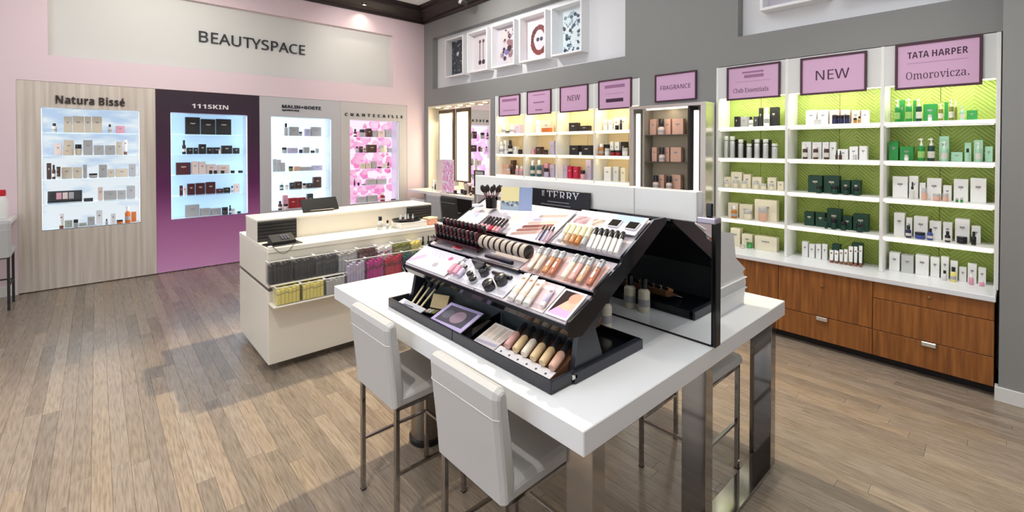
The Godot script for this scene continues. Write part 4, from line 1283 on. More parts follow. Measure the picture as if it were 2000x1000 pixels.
	row("on countertop of middle green bay", "x", 0.712, [["carton", "white", -1.357, 0.051, 0.145], ["carton", "white", -1.301, 0.046, 0.129], ["carton", "white", -1.248, 0.045, 0.137], ["carton", "white", -1.198, 0.042, 0.145], ["tube", "white", -1.131, 0.031, 0.111, 1], ["tube", "white", -1.094, 0.031, 0.113, 1], ["tube", "white", -1.058, 0.027, 0.129, 1], ["tube", "white", -1.024, 0.026, 0.134, 1], ["tube", "white", -0.989, 0.030, 0.167, 1], ["tube", "white", -0.954, 0.025, 0.172, 1], ["tube", "white", -0.919, 0.025, 0.183, 1], ["carton", "darkgreen", -1.113, 0.066, 0.155], ["carton", "darkgreen", -0.959, 0.084, 0.188]])
	row("on top shelf of green bay at wall end", "x", 1.952, [["carton", "green", -0.663, 0.033, 0.183], ["pump", "green", -0.683, 0.036, 0.183, 1], ["pump", "green", -0.613, 0.041, 0.187, 1], ["carton", "green", -0.585, 0.019, 0.177], ["pump", "darkgreen", -0.551, 0.037, 0.181, 1], ["carton", "green", -0.491, 0.088, 0.141], ["jar", "white", -0.484, 0.024, 0.051, 1], ["pump", "olive", -0.422, 0.029, 0.136, 1], ["carton", "green", -0.396, 0.023, 0.147], ["pump", "olive", -0.362, 0.028, 0.159, 1], ["bottle", "olive", -0.337, 0.017, 0.146, 1], ["pump", "mint", -0.302, 0.027, 0.108, 1], ["carton", "green", -0.253, 0.063, 0.074]])
	row("on second shelf of green bay at wall end", "x", 1.637, [["carton", "green", -0.714, 0.064, 0.159], ["carton", "green", -0.631, 0.091, 0.117], ["jar", "white", -0.623, 0.026, 0.046, 1], ["pump", "green", -0.534, 0.043, 0.181, 1], ["pump", "darkgreen", -0.475, 0.045, 0.181, 1], ["carton", "mint", -0.406, 0.059, 0.195], ["pump", "mint", -0.399, 0.035, 0.156, 1], ["carton", "mint", -0.333, 0.069, 0.073], ["carton", "mint", -0.272, 0.041, 0.145], ["bottle", "mint", -0.270, 0.025, 0.101, 1], ["carton", "mint", -0.216, 0.054, 0.163], ["pump", "mint", -0.213, 0.032, 0.147, 1], ["carton", "mint", -0.161, 0.045, 0.116]])
	row("on third shelf of green bay at wall end", "x", 1.327, [["carton", "white", -0.670, 0.105, 0.175], ["carton", "white", -0.585, 0.059, 0.184], ["dropper", "clear", -0.585, 0.028, 0.138, 1], ["carton", "white", -0.530, 0.037, 0.133], ["jar", "peach", -0.512, 0.036, 0.094, 1], ["carton", "white", -0.461, 0.092, 0.173], ["jar", "peach", -0.440, 0.042, 0.054, 1], ["jar", "peach", -0.390, 0.035, 0.058, 1], ["carton", "white", -0.384, 0.051, 0.118], ["carton", "white", -0.308, 0.085, 0.170], ["carton", "white", -0.214, 0.092, 0.183], ["jar", "green", -0.325, 0.017, 0.032, 1], ["jar", "green", -0.299, 0.017, 0.034, 1]])
	row("on fourth shelf of green bay at wall end", "x", 1.012, [["carton", "white", -0.673, 0.076, 0.186], ["carton", "white", -0.610, 0.040, 0.157], ["carton", "white", -0.539, 0.091, 0.171], ["carton", "white", -0.451, 0.072, 0.143], ["carton", "white", -0.380, 0.058, 0.143], ["carton", "white", -0.298, 0.087, 0.181], ["carton", "white", -0.223, 0.052, 0.135], ["bottle", "navy", -0.607, 0.035, 0.099, 1], ["jar", "blue", -0.537, 0.062, 0.050, 1], ["bottle", "blue", -0.476, 0.036, 0.091, 1], ["bottle", "black", -0.375, 0.032, 0.085, 1], ["jar", "black", -0.296, 0.061, 0.052, 1], ["bottle", "black", -0.232, 0.029, 0.101, 1]])
	row("on countertop of green bay at wall end", "x", 0.712, [["carton", "white", -0.702, 0.073, 0.151], ["carton", "silver", -0.619, 0.081, 0.144], ["carton", "white", -0.528, 0.087, 0.159], ["carton", "white", -0.451, 0.057, 0.157], ["carton", "white", -0.393, 0.048, 0.171], ["carton", "white", -0.341, 0.044, 0.149], ["carton", "white", -0.292, 0.042, 0.107], ["carton", "white", -0.241, 0.050, 0.144], ["carton", "white", -0.188, 0.045, 0.123], ["bottle", "clear", -0.389, 0.029, 0.077, 1], ["bottle", "yellow", -0.340, 0.034, 0.111, 1], ["bottle", "pink", -0.242, 0.028, 0.076, 1], ["bottle", "pink", -0.186, 0.029, 0.045, 1]])
	row("on top shelf of first cream bay from the mirror recess", "x", 1.962, [["bottle", "white", -5.627, 0.075, 0.168, 1], ["bottle", "white", -5.434, 0.075, 0.161, 1], ["carton", "lilac", -5.354, 0.167, 0.144], ["jar", "grey", -5.527, 0.075, 0.041, 1]])
	row("on middle shelf of first cream bay from the mirror recess", "x", 1.637, [["bottle", "white", -5.682, 0.075, 0.195, 1], ["carton", "white", -5.655, 0.089, 0.220], ["bottle", "black", -5.471, 0.075, 0.218, 1], ["carton", "white", -5.432, 0.133, 0.120], ["jar", "black", -5.237, 0.070, 0.072, 1], ["jar", "white", -5.563, 0.075, 0.079, 1]])
	row("on lower shelf of first cream bay from the mirror recess", "x", 1.307, [["carton", "peach", -5.680, 0.098, 0.155], ["carton", "peach", -5.599, 0.100, 0.151], ["carton", "brown", -5.478, 0.080, 0.228], ["bottle", "pink", -5.302, 0.060, 0.153, 1], ["bottle", "pink", -5.203, 0.069, 0.140, 1], ["jar", "peach", -5.521, 0.075, 0.090, 1]])
	row("on top shelf of second cream bay from the mirror recess", "x", 1.962, [["carton", "white", -4.893, 0.098, 0.189], ["carton", "blush", -4.718, 0.209, 0.166], ["carton", "orange", -4.656, 0.207, 0.064, 1]])
	row("on middle shelf of second cream bay from the mirror recess", "x", 1.637, [["carton", "pink", -5.002, 0.056, 0.081], ["carton", "brown", -4.887, 0.130, 0.112], ["jar", "brown", -4.686, 0.075, 0.067, 1], ["carton", "lilac", -4.603, 0.102, 0.195]])
	row("on lower shelf of second cream bay from the mirror recess", "x", 1.307, [["bottle", "teal", -4.960, 0.075, 0.233, 1], ["bottle", "teal", -4.823, 0.075, 0.244, 1], ["carton", "lilac", -4.870, 0.119, 0.171], ["carton", "pink", -4.727, 0.084, 0.199], ["jar", "lilac", -4.675, 0.075, 0.127, 1], ["carton", "lilac", -4.603, 0.103, 0.179]])
	row("on top shelf of second cream bay from the tower", "x", 1.962, [["carton", "black", -4.204, 0.187, 0.123], ["carton", "black", -4.006, 0.183, 0.074]])
	row("on middle shelf of second cream bay from the tower", "x", 1.637, [["carton", "black", -4.190, 0.196, 0.133], ["carton", "black", -3.968, 0.211, 0.133], ["jar", "white", -4.021, 0.036, 0.042, 1]])
	row("on lower shelf of second cream bay from the tower", "x", 1.307, [["carton", "lilac", -4.350, 0.098, 0.178], ["carton", "crimson", -4.268, 0.095, 0.167], ["carton", "crimson", -4.159, 0.097, 0.163], ["jar", "pink", -3.990, 0.062, 0.123, 1], ["carton", "lilac", -3.931, 0.105, 0.268]])
	row("on top shelf of cream bay next to the tower", "x", 1.962, [["carton", "white", -3.654, 0.066, 0.142], ["carton", "white", -3.575, 0.068, 0.139], ["carton", "white", -3.482, 0.086, 0.161], ["carton", "white", -3.382, 0.084, 0.163], ["jar", "black", -3.433, 0.046, 0.059, 1], ["bottle", "black", -3.366, 0.026, 0.126, 1]])
	row("on middle shelf of cream bay next to the tower", "x", 1.637, [["bottle", "amber", -3.684, 0.075, 0.152, 1], ["carton", "black", -3.641, 0.090, 0.145], ["carton", "white", -3.554, 0.060, 0.179], ["carton", "white", -3.471, 0.082, 0.177], ["carton", "black", -3.379, 0.080, 0.177], ["jar", "white", -3.590, 0.065, 0.092, 1], ["jar", "red", -3.498, 0.070, 0.067, 1], ["jar", "red", -3.417, 0.061, 0.067, 1], ["jar", "white", -3.321, 0.067, 0.099, 1]])
	row("on lower shelf of cream bay next to the tower", "x", 1.307, [["carton", "white", -3.620, 0.130, 0.181], ["carton", "clear", -3.488, 0.102, 0.186], ["carton", "cream", -3.380, 0.084, 0.177]])
	row("on top glass shelf of wood panel niche", "z", 1.930, [["bottle", "clear", -0.389, 0.049, 0.110, 1], ["carton", "beige", -0.271, 0.074, 0.202], ["carton", "beige", -0.173, 0.108, 0.213], ["carton", "beige", -0.082, 0.061, 0.210], ["carton", "beige", 0.006, 0.097, 0.214], ["bottle", "clear", 0.130, 0.036, 0.115, 1], ["carton", "pink", 0.238, 0.094, 0.101]])
	row("on second glass shelf of wood panel niche", "z", 1.645, [["carton", "blush", -0.362, 0.064, 0.146], ["carton", "beige", -0.264, 0.094, 0.188], ["jar", "beige", -0.175, 0.058, 0.137], ["carton", "grey", -0.085, 0.092, 0.191], ["carton", "beige", -0.276, 0.084, 0.085, 1], ["carton", "grey", 0.021, 0.100, 0.124], ["carton", "grey", 0.132, 0.102, 0.124], ["carton", "beige", 0.226, 0.063, 0.172], ["tube", "white", 0.285, 0.041, 0.200, 1]])
	row("on third glass shelf of wood panel niche", "z", 1.350, [["carton", "brown", -0.444, 0.041, 0.196], ["bottle", "brown", -0.398, 0.031, 0.177, 1], ["tube", "brown", -0.356, 0.036, 0.150, 1], ["carton", "beige", -0.285, 0.093, 0.139], ["carton", "beige", -0.187, 0.086, 0.136], ["carton", "grey", -0.115, 0.039, 0.167], ["jar", "grey", -0.037, 0.078, 0.055, 1], ["carton", "grey", 0.059, 0.081, 0.163], ["carton", "beige", 0.140, 0.069, 0.099], ["carton", "beige", 0.249, 0.126, 0.103], ["carton", "grey", 0.358, 0.070, 0.162]])
	row("on fourth glass shelf of wood panel niche", "z", 1.050, [["palette", "grey", -0.304, 0.316, 0.141], ["carton", "charcoal", -0.085, 0.092, 0.041, 1], ["carton", "blush", 0.031, 0.050, 0.167], ["carton", "grey", 0.129, 0.131, 0.117], ["carton", "grey", 0.245, 0.086, 0.113], ["carton", "grey", 0.341, 0.088, 0.169]])
	row("on floor of wood panel niche", "z", 0.728, [["tube", "white", -0.336, 0.042, 0.184, 1], ["carton", "sage", -0.275, 0.070, 0.084], ["jar", "grey", -0.205, 0.043, 0.100, 1], ["carton", "sage", -0.142, 0.073, 0.036], ["carton", "grey", -0.062, 0.071, 0.107], ["carton", "white", 0.018, 0.063, 0.187], ["bottle", "grey", 0.089, 0.025, 0.076, 1], ["carton", "white", 0.155, 0.051, 0.133], ["jar", "orange", 0.220, 0.062, 0.048, 1], ["bottle", "orange", 0.302, 0.058, 0.224, 1], ["carton", "orange", 0.368, 0.052, 0.133]])
	row("on top glass shelf of purple panel niche", "z", 1.930, [["carton", "black", 1.045, 0.180, 0.253], ["carton", "black", 1.236, 0.183, 0.230], ["carton", "black", 1.435, 0.197, 0.238]])
	row("on second glass shelf of purple panel niche", "z", 1.645, [["bottle", "black", 0.928, 0.045, 0.199, 1], ["carton", "black", 1.007, 0.074, 0.092], ["carton", "black", 1.080, 0.054, 0.092], ["carton", "black", 1.162, 0.092, 0.142], ["carton", "black", 1.252, 0.067, 0.096], ["carton", "black", 1.339, 0.089, 0.096], ["jar", "white", 1.365, 0.032, 0.066, 1], ["carton", "black", 1.474, 0.141, 0.124], ["carton", "black", 1.600, 0.083, 0.088]])
	row("on third glass shelf of purple panel niche", "z", 1.350, [["carton", "maroon", 0.930, 0.176, 0.170], ["carton", "blush", 1.067, 0.075, 0.189], ["carton", "blush", 1.157, 0.086, 0.179], ["carton", "blush", 1.269, 0.120, 0.139], ["carton", "blush", 1.425, 0.167, 0.122], ["jar", "black", 1.249, 0.039, 0.051, 1], ["jar", "black", 1.310, 0.045, 0.049, 1], ["jar", "black", 1.402, 0.046, 0.045, 1], ["jar", "black", 1.533, 0.054, 0.041, 1], ["jar", "black", 1.639, 0.062, 0.037, 1]])
	row("on fourth glass shelf of purple panel niche", "z", 1.050, [["carton", "maroon", 0.900, 0.036, 0.138], ["tube", "blush", 0.931, 0.036, 0.120, 1], ["carton", "maroon", 1.019, 0.092, 0.161], ["carton", "maroon", 1.133, 0.116, 0.162], ["carton", "maroon", 1.261, 0.120, 0.171], ["carton", "maroon", 1.377, 0.087, 0.065], ["carton", "black", 1.472, 0.084, 0.075], ["bottle", "white", 1.523, 0.030, 0.108, 1], ["carton", "blush", 1.603, 0.069, 0.129]])
	row("on floor of purple panel niche", "z", 0.728, [["carton", "grey", 1.032, 0.173, 0.171], ["carton", "grey", 1.191, 0.124, 0.109], ["carton", "grey", 1.327, 0.128, 0.097], ["jar", "charcoal", 1.429, 0.079, 0.111, 1], ["bottle", "charcoal", 1.494, 0.030, 0.137, 1], ["jar", "white", 1.539, 0.048, 0.079, 1], ["jar", "charcoal", 1.614, 0.048, 0.032, 1]])
	row("on top glass shelf of plain grey panel niche", "z", 1.930, [["bottle", "grey", 2.295, 0.055, 0.202, 1], ["carton", "grey", 2.441, 0.152, 0.151], ["jar", "grey", 2.521, 0.049, 0.073, 1], ["carton", "lilac", 2.662, 0.092, 0.123], ["carton", "grey", 2.804, 0.166, 0.161]])
	row("on second glass shelf of plain grey panel niche", "z", 1.645, [["jar", "grey", 2.295, 0.071, 0.095], ["carton", "lilac", 2.423, 0.152, 0.089], ["jar", "navy", 2.524, 0.057, 0.061, 1], ["carton", "grey", 2.641, 0.096, 0.099], ["jar", "charcoal", 2.718, 0.067, 0.043, 1], ["carton", "grey", 2.819, 0.047, 0.077]])
	row("on third glass shelf of plain grey panel niche", "z", 1.350, [["carton", "grey", 2.147, 0.053, 0.200], ["carton", "grey", 2.211, 0.050, 0.189], ["carton", "grey", 2.272, 0.051, 0.139], ["jar", "olive", 2.367, 0.063, 0.080, 1], ["carton", "peach", 2.489, 0.097, 0.073], ["carton", "grey", 2.636, 0.170, 0.060], ["carton", "lilac", 2.818, 0.168, 0.081]])
	row("on fourth glass shelf of plain grey panel niche", "z", 1.050, [["bottle", "teal", 2.224, 0.061, 0.118, 1], ["jar", "white", 2.301, 0.047, 0.081, 1], ["carton", "charcoal", 2.407, 0.064, 0.103], ["carton", "brown", 2.507, 0.110, 0.115], ["jar", "beige", 2.574, 0.049, 0.091, 1], ["carton", "charcoal", 2.689, 0.097, 0.079], ["carton", "brown", 2.817, 0.133, 0.179]])
	row("on floor of plain grey panel niche", "z", 0.728, [["bottle", "maroon", 2.200, 0.061, 0.143, 1], ["carton", "pink", 2.301, 0.074, 0.220], ["jar", "blush", 2.284, 0.063, 0.087, 1], ["carton", "red", 2.420, 0.132, 0.169], ["carton", "red", 2.562, 0.127, 0.163], ["carton", "charcoal", 2.698, 0.092, 0.218], ["jar", "charcoal", 2.781, 0.068, 0.071, 1]])
	row("on top glass shelf of blossom niche", "z", 1.930, [["bottle", "maroon", 3.460, 0.057, 0.141, 1], ["jar", "grey", 3.599, 0.107, 0.136, 1], ["carton", "maroon", 3.759, 0.090, 0.161], ["carton", "grey", 3.864, 0.081, 0.125], ["carton", "blush", 3.998, 0.145, 0.129], ["carton", "grey", 4.148, 0.122, 0.147]])
	row("on second glass shelf of blossom niche", "z", 1.645, [["bottle", "lilac", 3.492, 0.057, 0.113, 1], ["carton", "brown", 3.604, 0.059, 0.113], ["bottle", "olive", 3.638, 0.049, 0.115, 1], ["carton", "brown", 3.811, 0.186, 0.142], ["jar", "cream", 4.000, 0.155, 0.132, 1], ["carton", "grey", 4.181, 0.075, 0.084]])
	row("on third glass shelf of blossom niche", "z", 1.350, [["carton", "beige", 3.630, 0.084, 0.093], ["carton", "beige", 3.739, 0.105, 0.090], ["carton", "grey", 3.855, 0.096, 0.130], ["jar", "maroon", 3.931, 0.082, 0.026, 1], ["carton", "cream", 4.072, 0.079, 0.087], ["bottle", "brown", 4.102, 0.042, 0.107, 1]])
	row("on fourth glass shelf of blossom niche", "z", 1.050, [["bottle", "maroon", 3.438, 0.029, 0.119, 1], ["jar", "maroon", 3.513, 0.038, 0.051, 1], ["jar", "grey", 3.620, 0.078, 0.020, 1], ["carton", "grey", 3.803, 0.177, 0.097], ["carton", "grey", 4.003, 0.192, 0.087]])
	row("on floor of blossom niche", "z", 0.728, [["carton", "grey", 3.611, 0.176, 0.099], ["carton", "grey", 3.817, 0.207, 0.112], ["bottle", "red", 3.990, 0.093, 0.165, 1], ["jar", "olive", 4.210, 0.097, 0.022, 1]])
	row("on top shelf of fragrance tower", "t", 1.885, [["carton", "peach", -2.812, 0.085, 0.181], ["bottle", "blush", -2.686, 0.075, 0.177, 1], ["carton", "peach", -2.633, 0.083, 0.171], ["carton", "peach", -2.511, 0.137, 0.171]])
	row("on second shelf of fragrance tower", "t", 1.585, [["carton", "peach", -2.792, 0.065, 0.158], ["bottle", "blush", -2.675, 0.069, 0.159, 1], ["carton", "peach", -2.640, 0.062, 0.156], ["carton", "peach", -2.532, 0.135, 0.159]])
	row("on third shelf of fragrance tower", "t", 1.285, [["bottle", "blush", -2.749, 0.070, 0.143, 1], ["carton", "peach", -2.704, 0.069, 0.153], ["bottle", "blush", -2.587, 0.067, 0.145, 1], ["carton", "peach", -2.526, 0.114, 0.161]])
# ---------------------------------------------------------------- goods on the stepped display
const SA := Vector3(0.8783, 0.4781, 0.0)     # up the slope
const SN := Vector3(-0.4781, 0.8783, 0.0)    # out of the slope

# point at s metres up the slope from its foot, raised by off
func on_slope(s: float, z: float, off: float) -> Vector3:
	return Vector3(1.236, 1.118, 0) + SA * s + SN * (off + 0.001 + 0.014 * s / 0.642) + Vector3(0, 0, z)

func slope_basis(turn := 0.0) -> Basis:
	return Basis(Vector3(0, 0, 1), SA, SN) * Basis(Vector3(0, 0, 1), turn)

func lay(o: Node3D, s: float, z: float, off: float, turn := 0.0) -> Node3D:
	o.transform = Transform3D(slope_basis(turn), on_slope(s, z, off))
	return o

func made(called: String, desc: String, where: String, order: float, category: String) -> Node3D:
	var o := Node3D.new()
	o.name = numbered(called)
	add_child(o)
	goods.append([o, desc, where, order, category])
	return o

func card(called: String, label: String, im: Image, w: float, h: float, th := 0.004) -> Node3D:
	var t := thing(called, label, "card")
	var m := StandardMaterial3D.new()
	m.albedo_texture = ImageTexture.create_from_image(im)
	m.roughness = 0.75
	m.metallic_specular = 0.25
	m.uv1_scale = Vector3(1.0 / w, 1.0 / h, 1)
	m.uv1_offset = Vector3(0.5, 0.0, 0)
	put(t, "sheet", bx(Vector3(0, h / 2, 0), Vector3(w, h, th)), mat("card_edge", rgb(232, 228, 230), 0.5))
	var g := G()
	g.poly([Vector3(-w / 2, 0, th / 2 + 0.0004), Vector3(w / 2, 0, th / 2 + 0.0004), Vector3(w / 2, h, th / 2 + 0.0004), Vector3(-w / 2, h, th / 2 + 0.0004)], Vector3(0, 0, 1))
	put(t, "print", g, m)
	return t

func stroke(im: Image, a: Vector2, b: Vector2, r: float, c: Color) -> void:
	var n := int(a.distance_to(b) / maxf(r * 0.5, 1.0)) + 1
	for i in n + 1:
		blot(im, a.lerp(b, float(i) / n), r, c)

func display_goods() -> void:
	# --- lowest tier, near end: photo card
	var im := Image.create(110, 140, false, Image.FORMAT_RGB8)
	im.fill(rgb(238, 228, 234))
	for y in 140:
		for x in 110:
			if x > 8 and x < 102 and y > 8 and y < 132:
				im.set_pixel(x, y, rgb(44, 30, 32) if x + y * 0.55 < 80 else (rgb(224, 168, 210) if y > 96 else rgb(224, 178, 160)))
	blot(im, Vector2(74, 36), 26, rgb(226, 160, 138))
	blot(im, Vector2(66, 82), 17, rgb(232, 184, 156))
	lay(card("print_card", "photo card of peach powder on black and pink at the display's near end", im, 0.108, 0.14), 0.008, -1.138, 0.004)
	# lilac card at the far end of the same tier
	im = Image.create(180, 84, false, Image.FORMAT_RGB8)
	im.fill(rgb(222, 216, 230))
	stroke(im, Vector2(8, 70), Vector2(40, 40), 9, rgb(226, 168, 196))
	stroke(im, Vector2(30, 30), Vector2(110, 26), 4, rgb(204, 200, 220))
	blot(im, Vector2(140, 20), 8, rgb(206, 110, 150))
	blot(im, Vector2(112, 58), 10, rgb(150, 144, 146))
	for k in 5:
		im.fill_rect(Rect2i(60, 40 + k * 6, 70, 2), rgb(190, 188, 204))
	lay(card("print_card", "lilac print card with pink marks at the far end of the lowest tier", im, 0.37, 0.145), 0.006, -2.045, 0.004)
	# swatch board in the middle of the top tier
	im = Image.create(180, 180, false, Image.FORMAT_RGB8)
	im.fill(rgb(232, 222, 228))
	var sw := [rgb(196, 160, 146), rgb(168, 116, 98), rgb(150, 92, 80), rgb(216, 186, 172), rgb(206, 190, 200), rgb(190, 170, 158), rgb(226, 204, 196)]
	for k in 7:
		stroke(im, Vector2(20 + k * 8, 165 - k * 22), Vector2(130 + k * 5, 130 - k * 19), 8.0, sw[k])
	lay(card("print_card", "pale card of brown and beige smear swatches in the middle of the top tier", im, 0.27, 0.272), 0.352, -1.615, 0.006)
	# bluish card with testers, top tier near end
	im = Image.create(190, 70, false, Image.FORMAT_RGB8)
	im.fill(rgb(230, 224, 234))
	im.fill_rect(Rect2i(112, 0, 70, 30), rgb(176, 196, 240))
	im.fill_rect(Rect2i(30, 0, 46, 22), rgb(196, 214, 228))
	for k in 12:
		blot(im, Vector2(14 + (k % 4) * 9, 34 + (k / 4) * 9), 8, rgb(206, 170, 176).lerp(rgb(168, 136, 140), (k % 3) / 2.0))
		blot(im, Vector2(64 + (k % 4) * 7, 36 + (k / 4) * 8), 7, rgb(170, 150, 136).lerp(rgb(214, 200, 190), (k % 3) / 2.0))
	lay(card("print_card", "bluish print card with shell pictures at the top near end of the display", im, 0.37, 0.125), 0.508, -1.268, 0.006)
	for k in 2:
		var t := made("tester_pan", "square black tester pan", "on bluish card at display top", -1.213 + k * 0.091, "tester")
		put(t, "tray", bx(Vector3(0, 0.026, 0.004), Vector3(0.056, 0.052, 0.008), 0.002), mat("cap_white", rgb(236, 234, 230), 0.3))
		put(t, "pan", bx(Vector3(0, 0.026, 0.0075), Vector3(0.05, 0.046, 0.003), 0.001), mat("pan_black", rgb(10, 10, 11), 0.6, 0.0, {"metallic_specular": 0.15}))
		lay(t, 0.535, -1.213 + k * 0.091, 0.0085)
	# lilac card, top tier far end
	im = Image.create(100, 70, false, Image.FORMAT_RGB8)
	im.fill(rgb(224, 218, 230))
	blot(im, Vector2(60, 30), 14, rgb(196, 206, 214))
	stroke(im, Vector2(10, 60), Vector2(40, 50), 5, rgb(226, 196, 204))
	lay(card("print_card", "pale lilac card below the brush cup at the far top end of the display", im, 0.19, 0.13), 0.362, -2.125, 0.006)
	# second and first tier back cards
	im = Image.create(64, 64, false, Image.FORMAT_RGB8)
	im.fill(rgb(178, 50, 62))
	stroke(im, Vector2(8, 50), Vector2(50, 20), 9, rgb(226, 128, 132))
	lay(card("print_card", "small red smear card lying below the dark lipstick rack", im, 0.08, 0.05), 0.178, -1.965, 0.014)
	im = Image.create(64, 96, false, Image.FORMAT_RGB8)
	im.fill(rgb(238, 226, 170))
	im.fill_rect(Rect2i(0, 60, 64, 36), rgb(170, 188, 204))
	for k in 14:
		blot(im, Vector2(8 + k * 4, 62 + (k % 3) * 6), 5, rgb(96, 112, 128).lerp(rgb(200, 206, 206), (k % 4) / 3.0))
	var tc := card("tent_card", "small standing card with a yellow sky over grey blue rocks", im, 0.105, 0.125)
	var wing := G()
	wing.t = Transform3D(Basis(Vector3.UP, -0.55), Vector3(0.0525, 0, 0))
	wing.box(Vector3(0.0, 0.0625, -0.045), Vector3(0.003, 0.125, 0.09))
	put(tc, "side_leaf", wing, mat("leaf_blue", rgb(168, 190, 232), 0.4))
	tc.transform = Transform3D(Basis(Vector3.UP, -1.1) * Basis(Vector3.RIGHT, -0.12), on_slope(0.49, -1.83, 0.055))
	# pink cards under the tubes
	for q in [["peach pink card under the skin tone tubes on the middle tier", 0.40, 0.14, 0.172, -1.283, rgb(226, 190, 184)], ["pale pink card under the ivory tubes on the lowest tier", 0.21, 0.148, 0.006, -1.305, rgb(228, 206, 208)], ["pale grey card under the dark jars on the lowest tier", 0.4, 0.148, 0.006, -1.63, rgb(214, 212, 220)]]:
		im = Image.create(96, 48, false, Image.FORMAT_RGB8)
		im.fill(q[5])
		stroke(im, Vector2(6, 44), Vector2(90, 40), 4, (q[5] as Color).darkened(0.12))
		stroke(im, Vector2(20, 6), Vector2(84, 10), 3, (q[5] as Color).lightened(0.4))
		lay(card("print_card", q[0], im, q[1], q[2], 0.0024), q[3], q[4], 0.0025)
	# four slim lilac pencils beside the swatch board
	for k in 4:
		var z: float = -1.53 + k * 0.022
		var t := made("lip_pencil", "%s slim make-up pencil" % ["lilac", "navy", "lilac", "pink"][k], "beside swatch board on top tier", z, "pencil")
		var g0 := G()
		g0.rod([Vector3(0, 0, 0.006), Vector3(0, 0.075, 0.006)], 0.005, 10)
		put(t, "barrel", g0, gmat(["lilac", "navy", "lilac", "pink"][k], true))
		var g1 := G()
		g1.rod([Vector3(0, 0.074, 0.006), Vector3(0, 0.108, 0.006)], 0.0056, 10)
		put(t, "cap", g1, mat("cap_plum", rgb(44, 26, 38), 0.2))
		lay(t, 0.355, z, 0.016, 0.3)
	# --- foundation tubes with grey caps on the middle tier
	var tones := ["ivory", "beige", "caramel", "rust", "cream", "rose", "tan", "rust"]
	var zt := [-1.447, -1.405, -1.356, -1.318, -1.243, -1.202, -1.164, -1.114]
	var zb := [-1.418, -1.376, -1.327, -1.29, -1.222, -1.182, -1.143, -1.094]
	for k in 8:
		var t := made("foundation_tube", "%s skin tone tube with grey cap" % tones[k], "on display's middle tier", zt[k], "tube")
		var g := G()
		g.lathe([Vector2(0, 0), Vector2(0.010, 0.0), Vector2(0.0135, 0.006), Vector2(0.0145, 0.05), Vector2(0.0135, 0.092), Vector2(0, 0.092)], 14, 1.0, 0.7, Vector3(0, 0, 0.011))
		put(t, "body", g, gmat(tones[k], true))
		var c := G()
		c.lathe([Vector2(0, 0.092), Vector2(0.0145, 0.092), Vector2(0.0145, 0.136), Vector2(0.0125, 0.14), Vector2(0, 0.14)], 14, 1.0, 0.8, Vector3(0, 0, 0.011))
		put(t, "cap", c, mat("cap_steel", rgb(170, 172, 174), 0.3, 0.3))
		put(t, "dot", bx(Vector3(0, 0.124, 0.0225), Vector3(0.009, 0.012, 0.002), 0.0008), mat("cap_black", rgb(28, 27, 30), 0.25))
		put(t, "label_print", bx(Vector3(0, 0.05, 0.0205), Vector3(0.011, 0.034, 0.0012), 0.0005), mat("label_soft", rgb(232, 214, 206), 0.5))
		lay(t, 0.176, zb[k], 0.013, atan2(zb[k] - zt[k], 0.13))
	# --- top tier: cream capped bottles and black capped tubes
	var tones2 := ["clear", "tan", "caramel", "amber", "grey"]
	for k in 5:
		var z: float = -1.392 + k * 0.0325
		var t := made("concealer_bottle", "%s bottle with a long cream cap" % {"clear": "clear glass"}.get(tones2[k], tones2[k]), "on display's top tier", z, "bottle")
		var g := G()
		g.lathe([Vector2(0, 0), Vector2(0.011, 0.0), Vector2(0.012, 0.004), Vector2(0.012, 0.048), Vector2(0.009, 0.054), Vector2(0, 0.054)], 14, 1, 1, Vector3(0, 0, 0.012))
		put(t, "body", g, gmat(tones2[k], true))
		var c := G()
		c.lathe([Vector2(0, 0.054), Vector2(0.0118, 0.054), Vector2(0.0118, 0.122), Vector2(0.0105, 0.126), Vector2(0, 0.126)], 14, 1, 1, Vector3(0, 0, 0.012))
		put(t, "cap", c, mat("cap_cream", rgb(234, 228, 190), 0.2))
		lay(t, 0.372, z, 0.013, 0.28)
	for k in 6:
		var z: float = -1.226 + k * 0.0278
		var t := made("lip_tube", "white slim tube with a black cap", "on display's top tier", z, "tube")
		var g := G()
		g.lathe([Vector2(0, 0), Vector2(0.0085, 0.0), Vector2(0.0098, 0.004), Vector2(0.0108, 0.088), Vector2(0, 0.088)], 14, 1, 0.85, Vector3(0, 0, 0.011))
		put(t, "body", g, mat("tube_pearl", rgb(236, 234, 228), 0.2))
		var c := G()
		c.lathe([Vector2(0, 0.088), Vector2(0.011, 0.088), Vector2(0.0115, 0.094), Vector2(0.0115, 0.132), Vector2(0.009, 0.138), Vector2(0, 0.138)], 14, 1, 1, Vector3(0, 0, 0.011))
		put(t, "cap", c, mat("cap_black", rgb(28, 27, 30), 0.25))
		lay(t, 0.366, z, 0.013, 0.3)
	# --- six dark topped lip glosses on the top tier, far end
	for k in 6:
		var z: float = -1.955 + k * 0.028
		var t := made("lip_gloss", "dark capped pink lip gloss", "on display's top tier far end", z, "lip gloss")
		var g := G()
		g.lathe([Vector2(0, 0), Vector2(0.008, 0.0), Vector2(0.009, 0.003), Vector2(0.009, 0.036), Vector2(0, 0.036)], 12, 1, 1, Vector3(0, 0, 0.010))
		put(t, "body", g, gmat(["pink", "rose", "pink", "crimson", "rose", "pink"][k], true))
		var c := G()
		c.lathe([Vector2(0, 0.036), Vector2(0.0088, 0.036), Vector2(0.0088, 0.104), Vector2(0.007, 0.108), Vector2(0, 0.108)], 12, 1, 1, Vector3(0, 0, 0.010))
		put(t, "cap", c, mat("cap_plum", rgb(44, 26, 38), 0.2))
		lay(t, 0.348, z, 0.012, 0.12)
	# --- lipstick rack on the middle tier, far end
	var rk := thing("lipstick_rack", "low dark red acrylic rack full of lipsticks on the middle tier", "rack")
